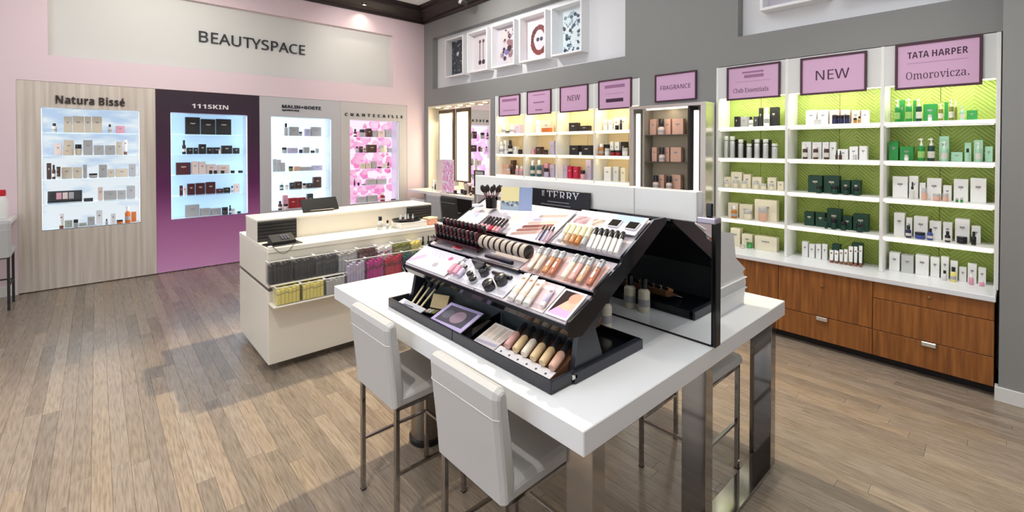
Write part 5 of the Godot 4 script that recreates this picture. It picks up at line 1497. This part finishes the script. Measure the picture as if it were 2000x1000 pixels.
	put(rk, "tray", bx(Vector3(0, 0.065, 0.008), Vector3(0.42, 0.124, 0.014), 0.002), mat("rack_maroon", rgb(52, 20, 28), 0.15))
	put(rk, "rail", bx(Vector3(0, 0.006, 0.018), Vector3(0.42, 0.008, 0.03), 0.002), mat("rack_maroon"))
	put(rk, "rail", bx(Vector3(0, 0.122, 0.018), Vector3(0.42, 0.008, 0.03), 0.002), mat("rack_maroon"))
	lay(rk, 0.186, -2.005, 0.008)
	for r in 2:
		for k in 11:
			var z: float = -2.185 + k * 0.036
			var t := made("lipstick", "%s lipstick" % ["dark red", "black"][(k + r) % 2], "in %s row of lipstick rack" % ["lower", "upper"][r], z, "lipstick")
			put(t, "base", G_cyl(0.0124, 0.0, 0.03), mat("cap_black", rgb(28, 27, 30), 0.25))
			put(t, "cover", G_cyl(0.0118, 0.03, 0.074), gmat(["maroon", "black"][(k + r) % 2], true))
			put(t, "ring", G_cyl(0.0128, 0.028, 0.031), mat("ring_rose", rgb(120, 60, 58), 0.3, 0.5))
			var q := on_slope(0.186 + 0.036 + r * 0.056, z, 0.023)
			t.transform = Transform3D(Basis(Vector3(0, 0, 1), 0.18), q)
	# --- compacts standing in a row
	for k in 8:
		var z: float = -1.782 + k * 0.0425
		var t := made("powder_compact", "round taupe powder compact on edge", "in row on display's middle tier", z, "compact")
		var g := G()
		g.t = Transform3D(Basis(Vector3.RIGHT, PI / 2) * Basis(Vector3.FORWARD, 0.0), Vector3(0, 0.031, 0))
		g.disc_closed(0.032, -0.022, 0.012, 26, 0.005)
		put(t, "case", g, mat("compact_taupe", rgb(190, 174, 160), 0.25))
		var l := G()
		l.t = g.t
		l.disc_closed(0.0318, 0.012, 0.0165, 26, 0.001)
		put(t, "lid", l, mat("compact_black", rgb(24, 22, 24), 0.2))
		t.transform = Transform3D(Basis(Vector3.UP, 0.0), on_slope(0.232, z, 0.016) + Vector3(0, 0, 0))
	# --- black pencils lying along the tiers
	var pc := [[0.182, -1.72, -1.53, 0.02], [0.152, -1.77, -1.46, 0.013], [0.112, -1.60, -1.475, 0.008]]
	for k in 3:
		var t := made("brow_pencil", "black make-up pencil", "lying along display's lower tiers", pc[k][1], "pencil")
		var L: float = pc[k][2] - pc[k][1]
		var g := G()
		g.rod([Vector3(0, 0, 0), Vector3(0, 0, L * 0.62)], 0.0085, 10)
		put(t, "barrel", g, mat("cap_plum", rgb(44, 26, 38), 0.2))
		var c := G()
		c.rod([Vector3(0, 0, L * 0.6), Vector3(0, 0, L)], 0.0098, 10)
		put(t, "cap", c, mat("pencil_navy", rgb(26, 26, 40), 0.2))
		t.position = on_slope(pc[k][0], pc[k][1], pc[k][3])
	# --- lowest tier: little bottles, jars, tubes
	for q in [["bottle", "pink", -1.84, 0.028, 0.085, 0.03], ["bottle", "pink", -1.80, 0.028, 0.085, 0.03], ["bottle", "lilac", -1.76, 0.026, 0.07, 0.026]]:
		lay(good(q[0], q[1], q[3], q[4], 0.024, Vector3.ZERO, 0, "on display's lowest tier", q[2]), q[5], q[2], 0.016, 0.25)
	for q in [[0.055, -1.70, 0.03], [0.035, -1.655, 0.034], [0.09, -1.635, 0.045], [0.03, -1.535, 0.05], [0.075, -1.50, 0.052]]:
		var o := good("jar", "charcoal" if q[2] > 0.04 else "grey", q[2], q[2] * 0.75, q[2], Vector3.ZERO, 0, "on display's lowest tier", q[1])
		o.transform = Transform3D(Basis(Vector3(0, 0, 1), 0.498), on_slope(q[0], q[1], 0.004))
	for q in [[-1.39, 0.15], [-1.345, 0.15], [-1.30, 0.14]]:
		lay(good("tube", "ivory", 0.034, q[1], 0.026, Vector3.ZERO, 0, "on display's lowest tier", q[0]), 0.004, q[0] + 0.02, 0.0215, 0.22)
	lay(good("tube", "lilac", 0.024, 0.105, 0.02, Vector3.ZERO, 0, "on display's lowest tier", -1.225), 0.025, -1.215, 0.014, 0.2)
	lay(good("palette", "charcoal", 0.09, 0.03, 0.05, Vector3.ZERO, 0, "on display's lowest tier", -1.585), 0.105, -1.68, 0.028, 0.0)
	# --- brush cup on the far top corner
	var cup := thing("brush_cup", "black cup at the far top corner of the make-up display", "cup")
	var g := G()
	g.lathe([Vector2(0, 0), Vector2(0.032, 0), Vector2(0.036, 0.07), Vector2(0.032, 0.07), Vector2(0.029, 0.006), Vector2(0, 0.006)], 20)
	put(cup, "wall", g, mat("gloss_black"))
	cup.position = on_slope(0.545, -2.06, 0.02) + Vector3(0, -0.012, 0)
	for k in 9:
		var t := made("makeup_brush", "dark bristled make-up brush", "in black cup", k * 0.01, "brush")
		var an := TAU * k / 9.0
		var dir := Vector3(cos(an) * 0.42, 1.0, sin(an) * 0.42).normalized()
		var b0 := Vector3(cos(an + 0.5) * 0.012, 0.012, sin(an + 0.5) * 0.012)
		var h := G()
		h.rod([b0, b0 + dir * 0.085], 0.0035, 8)
		put(t, "handle", h, mat("handle_rose", rgb(150, 110, 108), 0.3, 0.3))
		var bq := G()
		bq.t = Transform3D(Basis(Quaternion(Vector3.UP, dir)), b0 + dir * 0.085)
		bq.lathe([Vector2(0.0035, 0), Vector2(0.01, 0.012), Vector2(0.012, 0.026), Vector2(0.007, 0.04), Vector2(0, 0.046)], 10)
		put(t, "bristles", bq, mat("bristle_dark", rgb(38, 28, 26), 0.8))
		t.position = cup.position
	var pads := thing("cotton_pad", "white cotton pad beside the black brush cup", "cotton pad", on_slope(0.52, -2.16, 0.02))
	put(pads, "pad", G_cyl(0.034, 0.0, 0.014), mat("cotton", rgb(240, 240, 244), 0.9))
	put(pads, "edge", G_cyl(0.0345, 0.005, 0.009), mat("cotton_edge", rgb(222, 222, 230), 0.9))
	# --- tray below: sloping rack with foundation bottles
	var rack := thing("bottle_rack", "sloping clear rack board under the foundation bottles in the front tray", "rack")
	var rg := G()
	rg.prism(PackedVector2Array([Vector2(1.17, 0.926), Vector2(1.338, 0.985), Vector2(1.338, 0.923), Vector2(1.17, 0.923)]), -1.41, -1.104)
	put(rack, "wedge", rg, mat("wedge_brown", rgb(120, 84, 60), 0.3))
	var rb := G()
	rb.t = Transform3D(Basis(Vector3(0, 0, 1), 0.338), Vector3(1.17, 0.927, 0))
	rb.box(Vector3(0.022, 0.002, -1.257), Vector3(0.044, 0.003, 0.304), 0.0008)
	put(rack, "shade_strip", rb, mat("card_edge", rgb(232, 228, 230), 0.5))
	for k in 6:
		var db := G()
		db.t = rb.t
		db.t.origin += Vector3(0, 0, -1.38 + k * 0.049)
		db.lathe([Vector2(0, 0), Vector2(0.005, 0), Vector2(0.005, 0.0008), Vector2(0, 0.0008)], 12, 1, 1, Vector3(0.02, 0.0035, 0))
		put(rack, "shade_dot", db, mat("dot_grey", rgb(96, 90, 104), 0.5))
	var tn := ["rose", "fair", "ivory", "fair", "fair", "peach"]
	for k in 6:
		var z: float = -1.374 + k * 0.0485
		var t := made("foundation_bottle", "%s foundation bottle with a clear black cap" % tn[k], "in display's front tray", z, "bottle")
		var b := G()
		b.lathe([Vector2(0, 0), Vector2(0.013, 0), Vector2(0.0155, 0.004), Vector2(0.0165, 0.03), Vector2(0.0165, 0.07), Vector2(0.012, 0.08), Vector2(0.009, 0.083), Vector2(0, 0.083)], 16, 1, 1, Vector3(0, 0, 0.0165))
		put(t, "body", b, gmat(tn[k], true))
		var c := G()
		c.lathe([Vector2(0, 0.083), Vector2(0.0115, 0.083), Vector2(0.0115, 0.138), Vector2(0.01, 0.142), Vector2(0, 0.142)], 14, 1, 1, Vector3(0, 0, 0.0165))
		put(t, "cap", c, mat("cap_black", rgb(28, 27, 30), 0.25))
		var cc := G()
		cc.lathe([Vector2(0.0118, 0.084), Vector2(0.0142, 0.084), Vector2(0.0142, 0.145), Vector2(0.0118, 0.145)], 14, 1, 1, Vector3(0, 0, 0.0165))
		put(t, "clear_sleeve", cc, mat("acrylic"))
		var bs := Basis(Vector3(0, 0, 1), Vector3(0.943, 0.332, 0), Vector3(-0.332, 0.943, 0)) * Basis(Vector3(0, 0, 1), 0.2)
		t.transform = Transform3D(bs, Vector3(1.205, 0.944, z + 0.015))
	# tray clutter, far end: fan of brushes, cards, palettes
	for k in 3:
		var t := made("makeup_brush", "pale handled make-up brush", "at far end of display's front tray", k * 0.01, "brush")
		var h := G()
		var p0 := Vector3(1.19 + k * 0.012, 0.932, -2.10 + k * 0.03)
		var p1 := Vector3(1.30 + k * 0.008, 1.0, -2.15 + k * 0.045)
		h.rod([p0, p1], 0.0055, 8)
		put(t, "handle", h, mat("handle_cream", rgb(226, 212, 170), 0.35))
		var bq := G()
		bq.t = Transform3D(Basis(Quaternion(Vector3.UP, (p1 - p0).normalized())), p1)
		bq.lathe([Vector2(0.005, 0), Vector2(0.01, 0.012), Vector2(0.008, 0.03), Vector2(0, 0.038)], 10)
		put(t, "bristles", bq, mat("bristle_dark", rgb(38, 28, 26), 0.8))
	var pal := thing("eye_palette", "open gold and black eyeshadow palette among the brushes in the tray", "palette", Vector3(1.245, 0.9165, -1.96), -PI / 2 + 0.4)
	put(pal, "base", bx(Vector3(0, 0.006, 0), Vector3(0.1, 0.012, 0.07), 0.002), mat("gloss_black"))
	var pl := G()
	pl.t = Transform3D(Basis(Vector3.RIGHT, -0.5), Vector3(0, 0.012, -0.035))
	pl.box(Vector3(0, 0.036, 0), Vector3(0.1, 0.072, 0.006), 0.002)
	put(pal, "lid", pl, mat("gold_lid", rgb(196, 184, 140), 0.2, 0.7))
	for k in 4:
		put(pal, "pan", bx(Vector3(-0.033 + k * 0.022, 0.0125, 0.005), Vector3(0.018, 0.003, 0.045), 0.001), gmat(["beige", "grey", "olive", "brown"][k], false))
	im = Image.create(120, 32, false, Image.FORMAT_RGB8)
	im.fill(rgb(206, 204, 212))
	stroke(im, Vector2(30, 20), Vector2(70, 16), 3, rgb(120, 116, 130))
	var gc := card("print_card", "long grey card lying along the front tray's far end", im, 0.22, 0.05)
	gc.transform = Transform3D(Basis(Vector3(0, 0, 1), Vector3(0.95, 0.312, 0), Vector3(-0.312, 0.95, 0)), Vector3(1.162, 0.926, -2.085))
	im = Image.create(130, 90, false, Image.FORMAT_RGB8)
	im.fill(rgb(198, 184, 226))
	im.fill_rect(Rect2i(12, 10, 106, 66), rgb(92, 88, 98))
	blot(im, Vector2(74, 44), 24, rgb(158, 136, 148))
	blot(im, Vector2(34, 44), 18, rgb(112, 110, 118))
	var lc := card("print_card", "lilac edged picture card of a round grey compact in the tray middle", im, 0.24, 0.15)
	lc.transform = Transform3D(Basis(Vector3(0, 0, 1), Vector3(0.94, 0.342, 0), Vector3(-0.342, 0.94, 0)) * Basis(Vector3(0, 0, 1), 0.06), Vector3(1.168, 0.928, -1.76))
	var fo := thing("divider", "upright glossy black divider leaning in the display's front tray", "divider")
	var fg := G()
	fg.prism(PackedVector2Array([Vector2(1.175, 0.924), Vector2(1.34, 0.924), Vector2(1.34, 1.005), Vector2(1.19, 0.975)]), -1.567, -1.561)
	put(fo, "plate", fg, mat("gloss_black"))
	put(fo, "base", span(Vector3(1.175, 0.9225, -1.58), Vector3(1.34, 0.927, -1.55)), mat("gloss_black"))
	im = Image.create(110, 110, false, Image.FORMAT_RGB8)
	im.fill(rgb(214, 206, 202))
	for k in 4:
		im.fill_rect(Rect2i(8 + k * 26, 8, 20, 60), [rgb(196, 180, 164), rgb(206, 192, 180), rgb(184, 172, 160), rgb(200, 180, 172)][k])
	stroke(im, Vector2(8, 92), Vector2(100, 84), 6, rgb(176, 170, 190))
	var bc := card("print_card", "beige swatch card lying between the divider and the foundation bottles", im, 0.13, 0.14)
	bc.transform = Transform3D(Basis(Vector3(0, 0, 1), Vector3(0.94, 0.342, 0), Vector3(-0.342, 0.94, 0)), Vector3(1.168, 0.926, -1.48))
	# back tray: bottles leaning towards the mirror, seen in it
	var bk := thing("bottle_rack", "pale board in the back tray of the display, seen in the mirror", "rack")
	var bg := G()
	bg.prism(PackedVector2Array([Vector2(1.64, 0.96), Vector2(1.65, 0.965), Vector2(1.66, 0.995), Vector2(1.65, 0.998), Vector2(1.535, 0.951), Vector2(1.535, 0.9455)]), -1.75, -1.24)
	put(bk, "wood_strip", bg, mat("wedge_brown"))
	var bt := G()
	bt.t = Transform3D(Basis(Vector3(0, 0, 1), 0.381), Vector3(1.475, 0.9205, 0))
	bt.box(Vector3(0.03, 0.001, -1.495), Vector3(0.055, 0.003, 0.51), 0.0008)
	put(bk, "shade_strip", bt, mat("card_edge"))
	for k in 6:
		var t := made("foundation_bottle", "beige bottle with a dark cap", "in back tray, seen in mirror", k, "bottle")
		var b := G()
		b.lathe([Vector2(0, 0), Vector2(0.011, 0), Vector2(0.012, 0.004), Vector2(0.012, 0.05), Vector2(0, 0.056)], 14, 1, 1, Vector3(0, 0, 0.0125))
		put(t, "body", b, gmat(["tan", "caramel", "tan", "rose", "ivory", "caramel"][k], true))
		var c := G()
		c.lathe([Vector2(0, 0.052), Vector2(0.009, 0.052), Vector2(0.009, 0.095), Vector2(0, 0.097)], 12, 1, 1, Vector3(0, 0, 0.0125))
		put(t, "cap", c, mat("cap_black", rgb(28, 27, 30), 0.25))
		t.transform = Transform3D(Basis(Vector3(0, 0, 1), Vector3(0.928, 0.372, 0), Vector3(-0.372, 0.928, 0)), Vector3(1.535, 0.9515, -1.50 + k * 0.045))
	# pale bottles between the stand and the mirror
	for k in 2:
		good("bottle", "cream", 0.06, 0.17, 0.06, Vector3(1.765, 0.9, -1.385 + k * 0.085), 0.0, "between display stand and mirror", k)

func G_cyl(r: float, y0: float, y1: float) -> Geo:
	var g := G()
	g.disc_closed(r, y0, y1, 14, minf(0.002, (y1 - y0) * 0.2))
	return g

# ---------------------------------------------------------------- goods on the counter and the corner desk
func counter_goods() -> void:
	var acr := mat("acrylic")
	var up := [[0.945, 1.122, "black", "dark"], [1.128, 1.284, "black", "dark"], [1.29, 1.467, "charcoal", "dark"], [1.473, 1.643, "grey", "dark"], [1.649, 1.81, "maroon", "dark"], [1.816, 1.97, "white", "dotted"], [1.976, 2.145, "olive", "plain"], [2.151, 2.262, "yellow", "plain"]]
	var low := [[0.985, 1.163, "yellow", 0.135], [1.169, 1.345, "yellow", 0.135], [1.351, 1.515, "silver", 0.135], [1.521, 1.685, "lilac", 0.25], [1.691, 1.853, "magenta", 0.25], [1.859, 2.03, "crimson", 0.25], [2.036, 2.228, "teal", 0.25]]
	for s in [["upper", 0.706, -3.852, -3.77], ["lower", 0.556, -3.852, -3.71]]:
		var b := put(self, "bin_shelf", span(Vector3(0.965, s[1] - 0.012, s[2]), Vector3(2.5, s[1], s[3]), 0.002), mat("counter_top"))
		tag(b, "narrow white shelf along the counter front carrying the %s acrylic bins" % s[0], "shelf")
	for r in 2:
		var rows: Array = up if r == 0 else low
		for k in rows.size():
			var e: Array = rows[k]
			var w: float = e[1] - e[0]
			var h: float = 0.175 if r == 0 else e[3]
			var y: float = 0.706 if r == 0 else 0.556
			var z0 := -3.85 if r == 0 else (-3.85 if h < 0.2 else -3.764)
			var z1 := -3.772 if r == 0 else (-3.715 if h < 0.2 else -3.712)
			var t := made("acrylic_bin", "clear acrylic bin of %s packs" % e[2], "on %s bin shelf of cash counter" % ["upper", "lower"][r], e[0], "bin")
			t.position = Vector3((e[0] + e[1]) / 2, y, (z0 + z1) / 2)
			var d := z1 - z0
			put(t, "base", bx(Vector3(0, 0.002, 0), Vector3(w, 0.004, d)), acr)
			for q in [[0, 1, w], [0, -1, w]]:
				put(t, "wall", bx(Vector3(0, h / 2, q[1] * (d / 2 - 0.0015)), Vector3(w, h, 0.003), 0.0008), acr)
			for q in [1, -1]:
				put(t, "wall", bx(Vector3(q * (w / 2 - 0.0015), h / 2, 0), Vector3(0.003, h, d - 0.006), 0.0008), acr)
				put(t, "rim", bx(Vector3(q * (w / 2 - 0.0015), h + 0.001, 0), Vector3(0.006, 0.006, d), 0.001), mat("rim_white", rgb(230, 230, 228), 0.3))
			put(t, "rim", bx(Vector3(0, h + 0.001, d / 2 - 0.0015), Vector3(w, 0.006, 0.006), 0.001), mat("rim_white", rgb(230, 230, 228), 0.3))
			var n := 6
			var pw := (w - 0.016) / n
			for j in n:
				var p := Node3D.new()
				p.name = numbered("sachet_pack")
				add_child(p)
				var ph := h * (0.80 + 0.05 * ((j * 7 + k * 3) % 3))
				var cc: String = e[2]
				var body := put(p, "pack", bx(Vector3(0, ph / 2, 0), Vector3(pw - 0.002, ph, d - 0.012), 0.002), gmat(cc, cc != "black"))
				var st := mat("pack_stripe_%s" % cc, COL[cc].lerp(rgb(120, 110, 70) if cc == "yellow" else (rgb(20, 20, 22) if cc in ["teal", "crimson", "magenta"] else rgb(200, 196, 196)), 0.12 if cc in ["black", "charcoal", "maroon"] else 0.4), 0.35)
				put(p, "band", bx(Vector3(0, ph * 0.72, 0), Vector3(pw - 0.0014, ph * 0.12, d - 0.0114), 0.001), mat("dot_%d" % (j % 3), [rgb(176, 40, 60), rgb(60, 90, 150), rgb(230, 170, 190)][j % 3], 0.4) if e[3] is String and e[3] == "dotted" else st)
				p.position = t.position + Vector3(-w / 2 + 0.008 + pw * (j + 0.5), 0.005, 0)
				goods.append([p, "%s sachet pack" % cc, "in %s bin of %s counter tier" % [["first", "second", "third", "fourth", "fifth", "sixth", "seventh", "eighth"][k], ["upper", "lower"][r]], j, "sachet"])
	for k in 3:
		good("dropper", "white", 0.045, 0.19, 0.045, Vector3(2.30 + k * 0.06, 0.706, -3.812), 0.0, "on upper bin shelf of cash counter", k)
	# card reader with its cable
	var pt := thing("card_reader", "black card reader with a coiled cable on the counter ledge's near corner", "card reader", Vector3(1.1, 0.97, -3.98), 0.1)
	var g := G()
	g.prism(PackedVector2Array([Vector2(0.05, 0), Vector2(0.05, 0.03), Vector2(-0.045, 0.075), Vector2(-0.055, 0.07), Vector2(-0.055, 0)]), -0.09, 0.09)
	var body := put(pt, "body", g, mat("plastic_black", rgb(24, 24, 28), 0.35))
	body.rotation.y = -PI / 2
	put(pt, "base_plate", bx(Vector3(0, 0.004, 0.01), Vector3(0.26, 0.008, 0.16), 0.003), mat("plastic_black"))
	var kp := G()
	kp.t = Transform3D(Basis(Vector3.RIGHT, 0.44), Vector3(0.02, 0.052, 0.004))
	for i in 3:
		for j in 3:
			kp.box(Vector3((i - 1) * 0.022, 0.004, (j - 1) * 0.02), Vector3(0.016, 0.006, 0.013), 0.001)
	put(pt, "keypad_key", kp, mat("key_grey", rgb(96, 100, 112), 0.4)).set_meta("kind", "stuff")
	var cb := thing("cable", "thin dark cable hanging in a loop over the ledge edge", "cable")
	var cg := G()
	var pts := []
	for k in 15:
		var f := k / 14.0
		pts.append(Vector3(0.99 + f * 0.17, 0.9755 - maxf(0.0, sin(f * PI) - 0.3) * 0.08, -3.8455 + 0.006 * sin(f * PI) - (0.0 if k > 1 and k < 13 else 0.012)))
	cg.rod(pts, 0.0022, 6)
	put(cb, "cord", cg, mat("plastic_black"))
	put(cb, "plug", bx(Vector3(0.985, 0.978, -3.87), Vector3(0.03, 0.014, 0.03), 0.003), mat("cap_white"))
	# till screen behind the raised wall
	var ls := thing("till_screen", "black till screen tilted back behind the counter's raised wall", "screen", Vector3(1.55, 1.155, -4.36))
	var sg := G()
	sg.t = Transform3D(Basis(Vector3.UP, 0.15) * Basis(Vector3.RIGHT, -0.5), Vector3.ZERO)
	sg.box(Vector3(0, 0.065, 0), Vector3(0.35, 0.13, 0.014), 0.004)
	put(ls, "screen", sg, mat("plastic_black"))
	put(ls, "stand", bx(Vector3(0, 0.008, -0.05), Vector3(0.22, 0.016, 0.14), 0.004), mat("plastic_black"))
	# ledge: clear figurine bottle, tray, box
	good("bottle", "clear", 0.05, 0.12, 0.05, Vector3(1.985, 0.97, -4.06), 0.0, "on counter ledge beside black tray", 0)
	good("bottle", "clear", 0.03, 0.085, 0.03, Vector3(2.04, 0.97, -4.02), 0.0, "on counter ledge beside black tray", 1)
	var bxw := thing("gift_box", "flat white box on the counter ledge under the black tray", "box", Vector3(2.27, 0.97, -4.02))
	put(bxw, "box", bx(Vector3(0, 0.025, 0), Vector3(0.28, 0.05, 0.2), 0.002), mat("cap_white"))
	put(bxw, "lid", bx(Vector3(0, 0.053, 0), Vector3(0.284, 0.006, 0.204), 0.001), mat("rim_white", rgb(230, 230, 228), 0.3))
	var tr := thing("tray", "black octagonal tray of white samples on the counter ledge", "tray", Vector3(2.25, 1.026, -4.03))
	var tg := G()
	tg.lathe([Vector2(0, 0), Vector2(0.14, 0), Vector2(0.16, 0.022), Vector2(0.152, 0.022), Vector2(0.135, 0.006), Vector2(0, 0.006)], 8, 1.0, 0.72)
	put(tr, "dish", tg, mat("gloss_black"))
	put(tr, "mat", bx(Vector3(0, 0.0075, 0), Vector3(0.15, 0.003, 0.1)), mat("cap_black", rgb(28, 27, 30), 0.25))
	for k in 4:
		good("tube", "white", 0.028, 0.055, 0.024, Vector3(2.18 + k * 0.042, 1.036, -4.03 + 0.02 * (k % 2)), 0.4 * k, "standing in black counter tray", k)
	var pb := thing("gift_box", "small peach box with a cream lid at the far end of the counter ledge", "box", Vector3(2.49, 0.97, -3.99), 0.3)
	put(pb, "box", bx(Vector3(0, 0.03, 0), Vector3(0.11, 0.06, 0.1), 0.002), mat("box_peach", rgb(224, 164, 142), 0.5))
	put(pb, "lid", bx(Vector3(0, 0.065, 0), Vector3(0.114, 0.012, 0.104), 0.002), mat("box_cream", rgb(236, 216, 172), 0.5))
	# corner desk
	var ps := thing("poster_stand", "pink flower poster on a tall stand upon the corner make-up desk", "poster", Vector3(4.55, 0.9535, -6.70), -PI / 2 + 0.35)
	put(ps, "base", bx(Vector3(0, 0.006, 0), Vector3(0.26, 0.012, 0.14), 0.002), mat("cap_white"))
	var im := blossom_image()
	var pm := mat("poster_pink", Color.WHITE, 0.4, 0.0, {"uv1_scale": Vector3(1.0 / 0.24, 1.0 / 0.56, 1)})
	pm.albedo_texture = ImageTexture.create_from_image(im)
	put(ps, "poster", bx(Vector3(0, 0.292, 0), Vector3(0.24, 0.56, 0.012)), pm)
	var gs := thing("poster_stand", "plain grey stand beside the pink poster on the corner desk", "poster", Vector3(4.62, 0.9535, -6.98), -PI / 2 + 0.9)
	put(gs, "board", bx(Vector3(0, 0.29, 0), Vector3(0.22, 0.56, 0.014), 0.002), mat("panel_warm_grey"))
	put(gs, "base", bx(Vector3(0, 0.006, 0), Vector3(0.24, 0.012, 0.12), 0.002), mat("cap_white"))
	var fr := thing("vanity_mirror", "square dark framed vanity mirror standing at the desk's end", "mirror", Vector3(4.68, 0.9535, -5.99), -PI / 2)
	var fg := G()
	for s in [-1.0, 1.0]:
		fg.box(Vector3(s * 0.125, 0.27, 0), Vector3(0.018, 0.28, 0.02), 0.003)
		fg.box(Vector3(0, 0.27 + s * 0.131, 0), Vector3(0.25, 0.018, 0.019), 0.003)
	put(fr, "frame", fg, mat("frame_plum", rgb(58, 26, 40), 0.3))
	put(fr, "glass", bx(Vector3(0, 0.27, -0.003), Vector3(0.236, 0.248, 0.006)), mat("mirror"))
	put(fr, "foot", bx(Vector3(0, 0.066, -0.01), Vector3(0.05, 0.132, 0.03), 0.003), mat("frame_plum"))
	var k := 0
	for q in [["jar", "black", -6.50, 0.07, 0.05], ["jar", "black", -6.40, 0.08, 0.07], ["carton", "brown", -6.31, 0.07, 0.13], ["jar", "black", -6.22, 0.08, 0.07], ["carton", "beige", -6.28, 0.06, 0.17], ["carton", "brown", -6.16, 0.07, 0.11], ["bottle", "white", -7.2, 0.05, 0.2], ["jar", "black", -7.28, 0.08, 0.1], ["carton", "cream", -7.33, 0.08, 0.16], ["bottle", "maroon", -6.06, 0.04, 0.12]]:
		good(q[0], q[1], q[3], q[4], minf(q[3], 0.05), Vector3(4.56 + 0.075 * (k % 3), 0.9535, q[2]), -PI / 2, "on corner make-up desk", q[2])
		k += 1
	for j in 2:
		var t := made("makeup_brush", "dark make-up brush", "lying along corner desk front", j * 1.0, "brush")
		var h := G()
		var p0 := Vector3(4.46 + j * 0.03, 0.959, -6.62 + j * 0.2)
		h.rod([p0, p0 + Vector3(0.05, 0, 0.22)], 0.0055, 8)
		put(t, "handle", h, mat("cap_plum", rgb(44, 26, 38), 0.2))
		var bq := G()
		bq.rod([p0 + Vector3(0.05, 0.002, 0.22), p0 + Vector3(0.058, 0.002, 0.255)], 0.008, 8)
		put(t, "bristles", bq, mat("bristle_dark", rgb(38, 28, 26), 0.8))
	# desk at the left picture edge
	var ld := thing("side_desk", "white desk at the left picture edge before the pink wall", "desk", Vector3(-1.3, 0, -7.63))
	put(ld, "desktop", bx(Vector3(0, 0.93, 0), Vector3(1.2, 0.045, 0.56), 0.003), mat("desk_white"))
	put(ld, "side_panel", bx(Vector3(0.1, 0.454, 0), Vector3(0.04, 0.908, 0.5), 0.003), mat("desk_white"))
	put(ld, "side_panel", bx(Vector3(-0.56, 0.454, 0), Vector3(0.04, 0.908, 0.5), 0.003), mat("desk_white"))
	var rb := thing("spray_bottle", "white bottle with a red cap on the desk at the left picture edge", "bottle", Vector3(-0.79, 0.9535, -7.58))
	var b2 := G()
	b2.lathe([Vector2(0, 0), Vector2(0.05, 0), Vector2(0.055, 0.01), Vector2(0.055, 0.2), Vector2(0.03, 0.25), Vector2(0, 0.25)], 20)
	put(rb, "body", b2, mat("cap_white"))
	put(rb, "cap", bx(Vector3(0.0, 0.285, 0), Vector3(0.07, 0.07, 0.05), 0.008), mat("cap_red", rgb(200, 30, 44), 0.3))


func _ready() -> void:
	setup()
	shell()
	planks()
	ceiling_lamps()
	pink_wall()
	grey_wall()
	tower()
	makeup_station()
	table()
	display_stand()
	counter()
	var grey_leather := mat("grey_leather", rgb(190, 189, 187), 0.5)
	var chrome := mat("chrome")
	stool("bar_stool", "grey leather bar stool at the table side, farther from the camera", Vector3(0.985, 0, -2.06), 0.0, grey_leather, chrome)
	stool("bar_stool", "grey leather bar stool tucked at the table corner, with a pale seam across its back", Vector3(0.985, 0, -1.315), 0.0, grey_leather, chrome)
	stool("bar_stool", "bar stool of chrome legs pushed under the table's far side", Vector3(2.585, 0, -1.2), PI, grey_leather, chrome, false)
	stool("bar_stool", "grey bar stool in front of the corner make-up desk", Vector3(4.14, 0, -6.5), 0.0, grey_leather, chrome)
	stool("bar_stool", "dark bar stool at the corner make-up desk behind the cash counter", Vector3(4.14, 0, -6.06), 0.0, mat("black_leather", rgb(40, 38, 34), 0.5), chrome)
	stool("bar_stool", "grey bar stool on black legs cut by the picture edge before the pink wall", Vector3(-0.89, 0, -7.24), PI * 0.5, grey_leather, mat("black_metal", rgb(40, 38, 40), 0.4))
	display_goods()
	counter_goods()
	stock()
	name_goods()
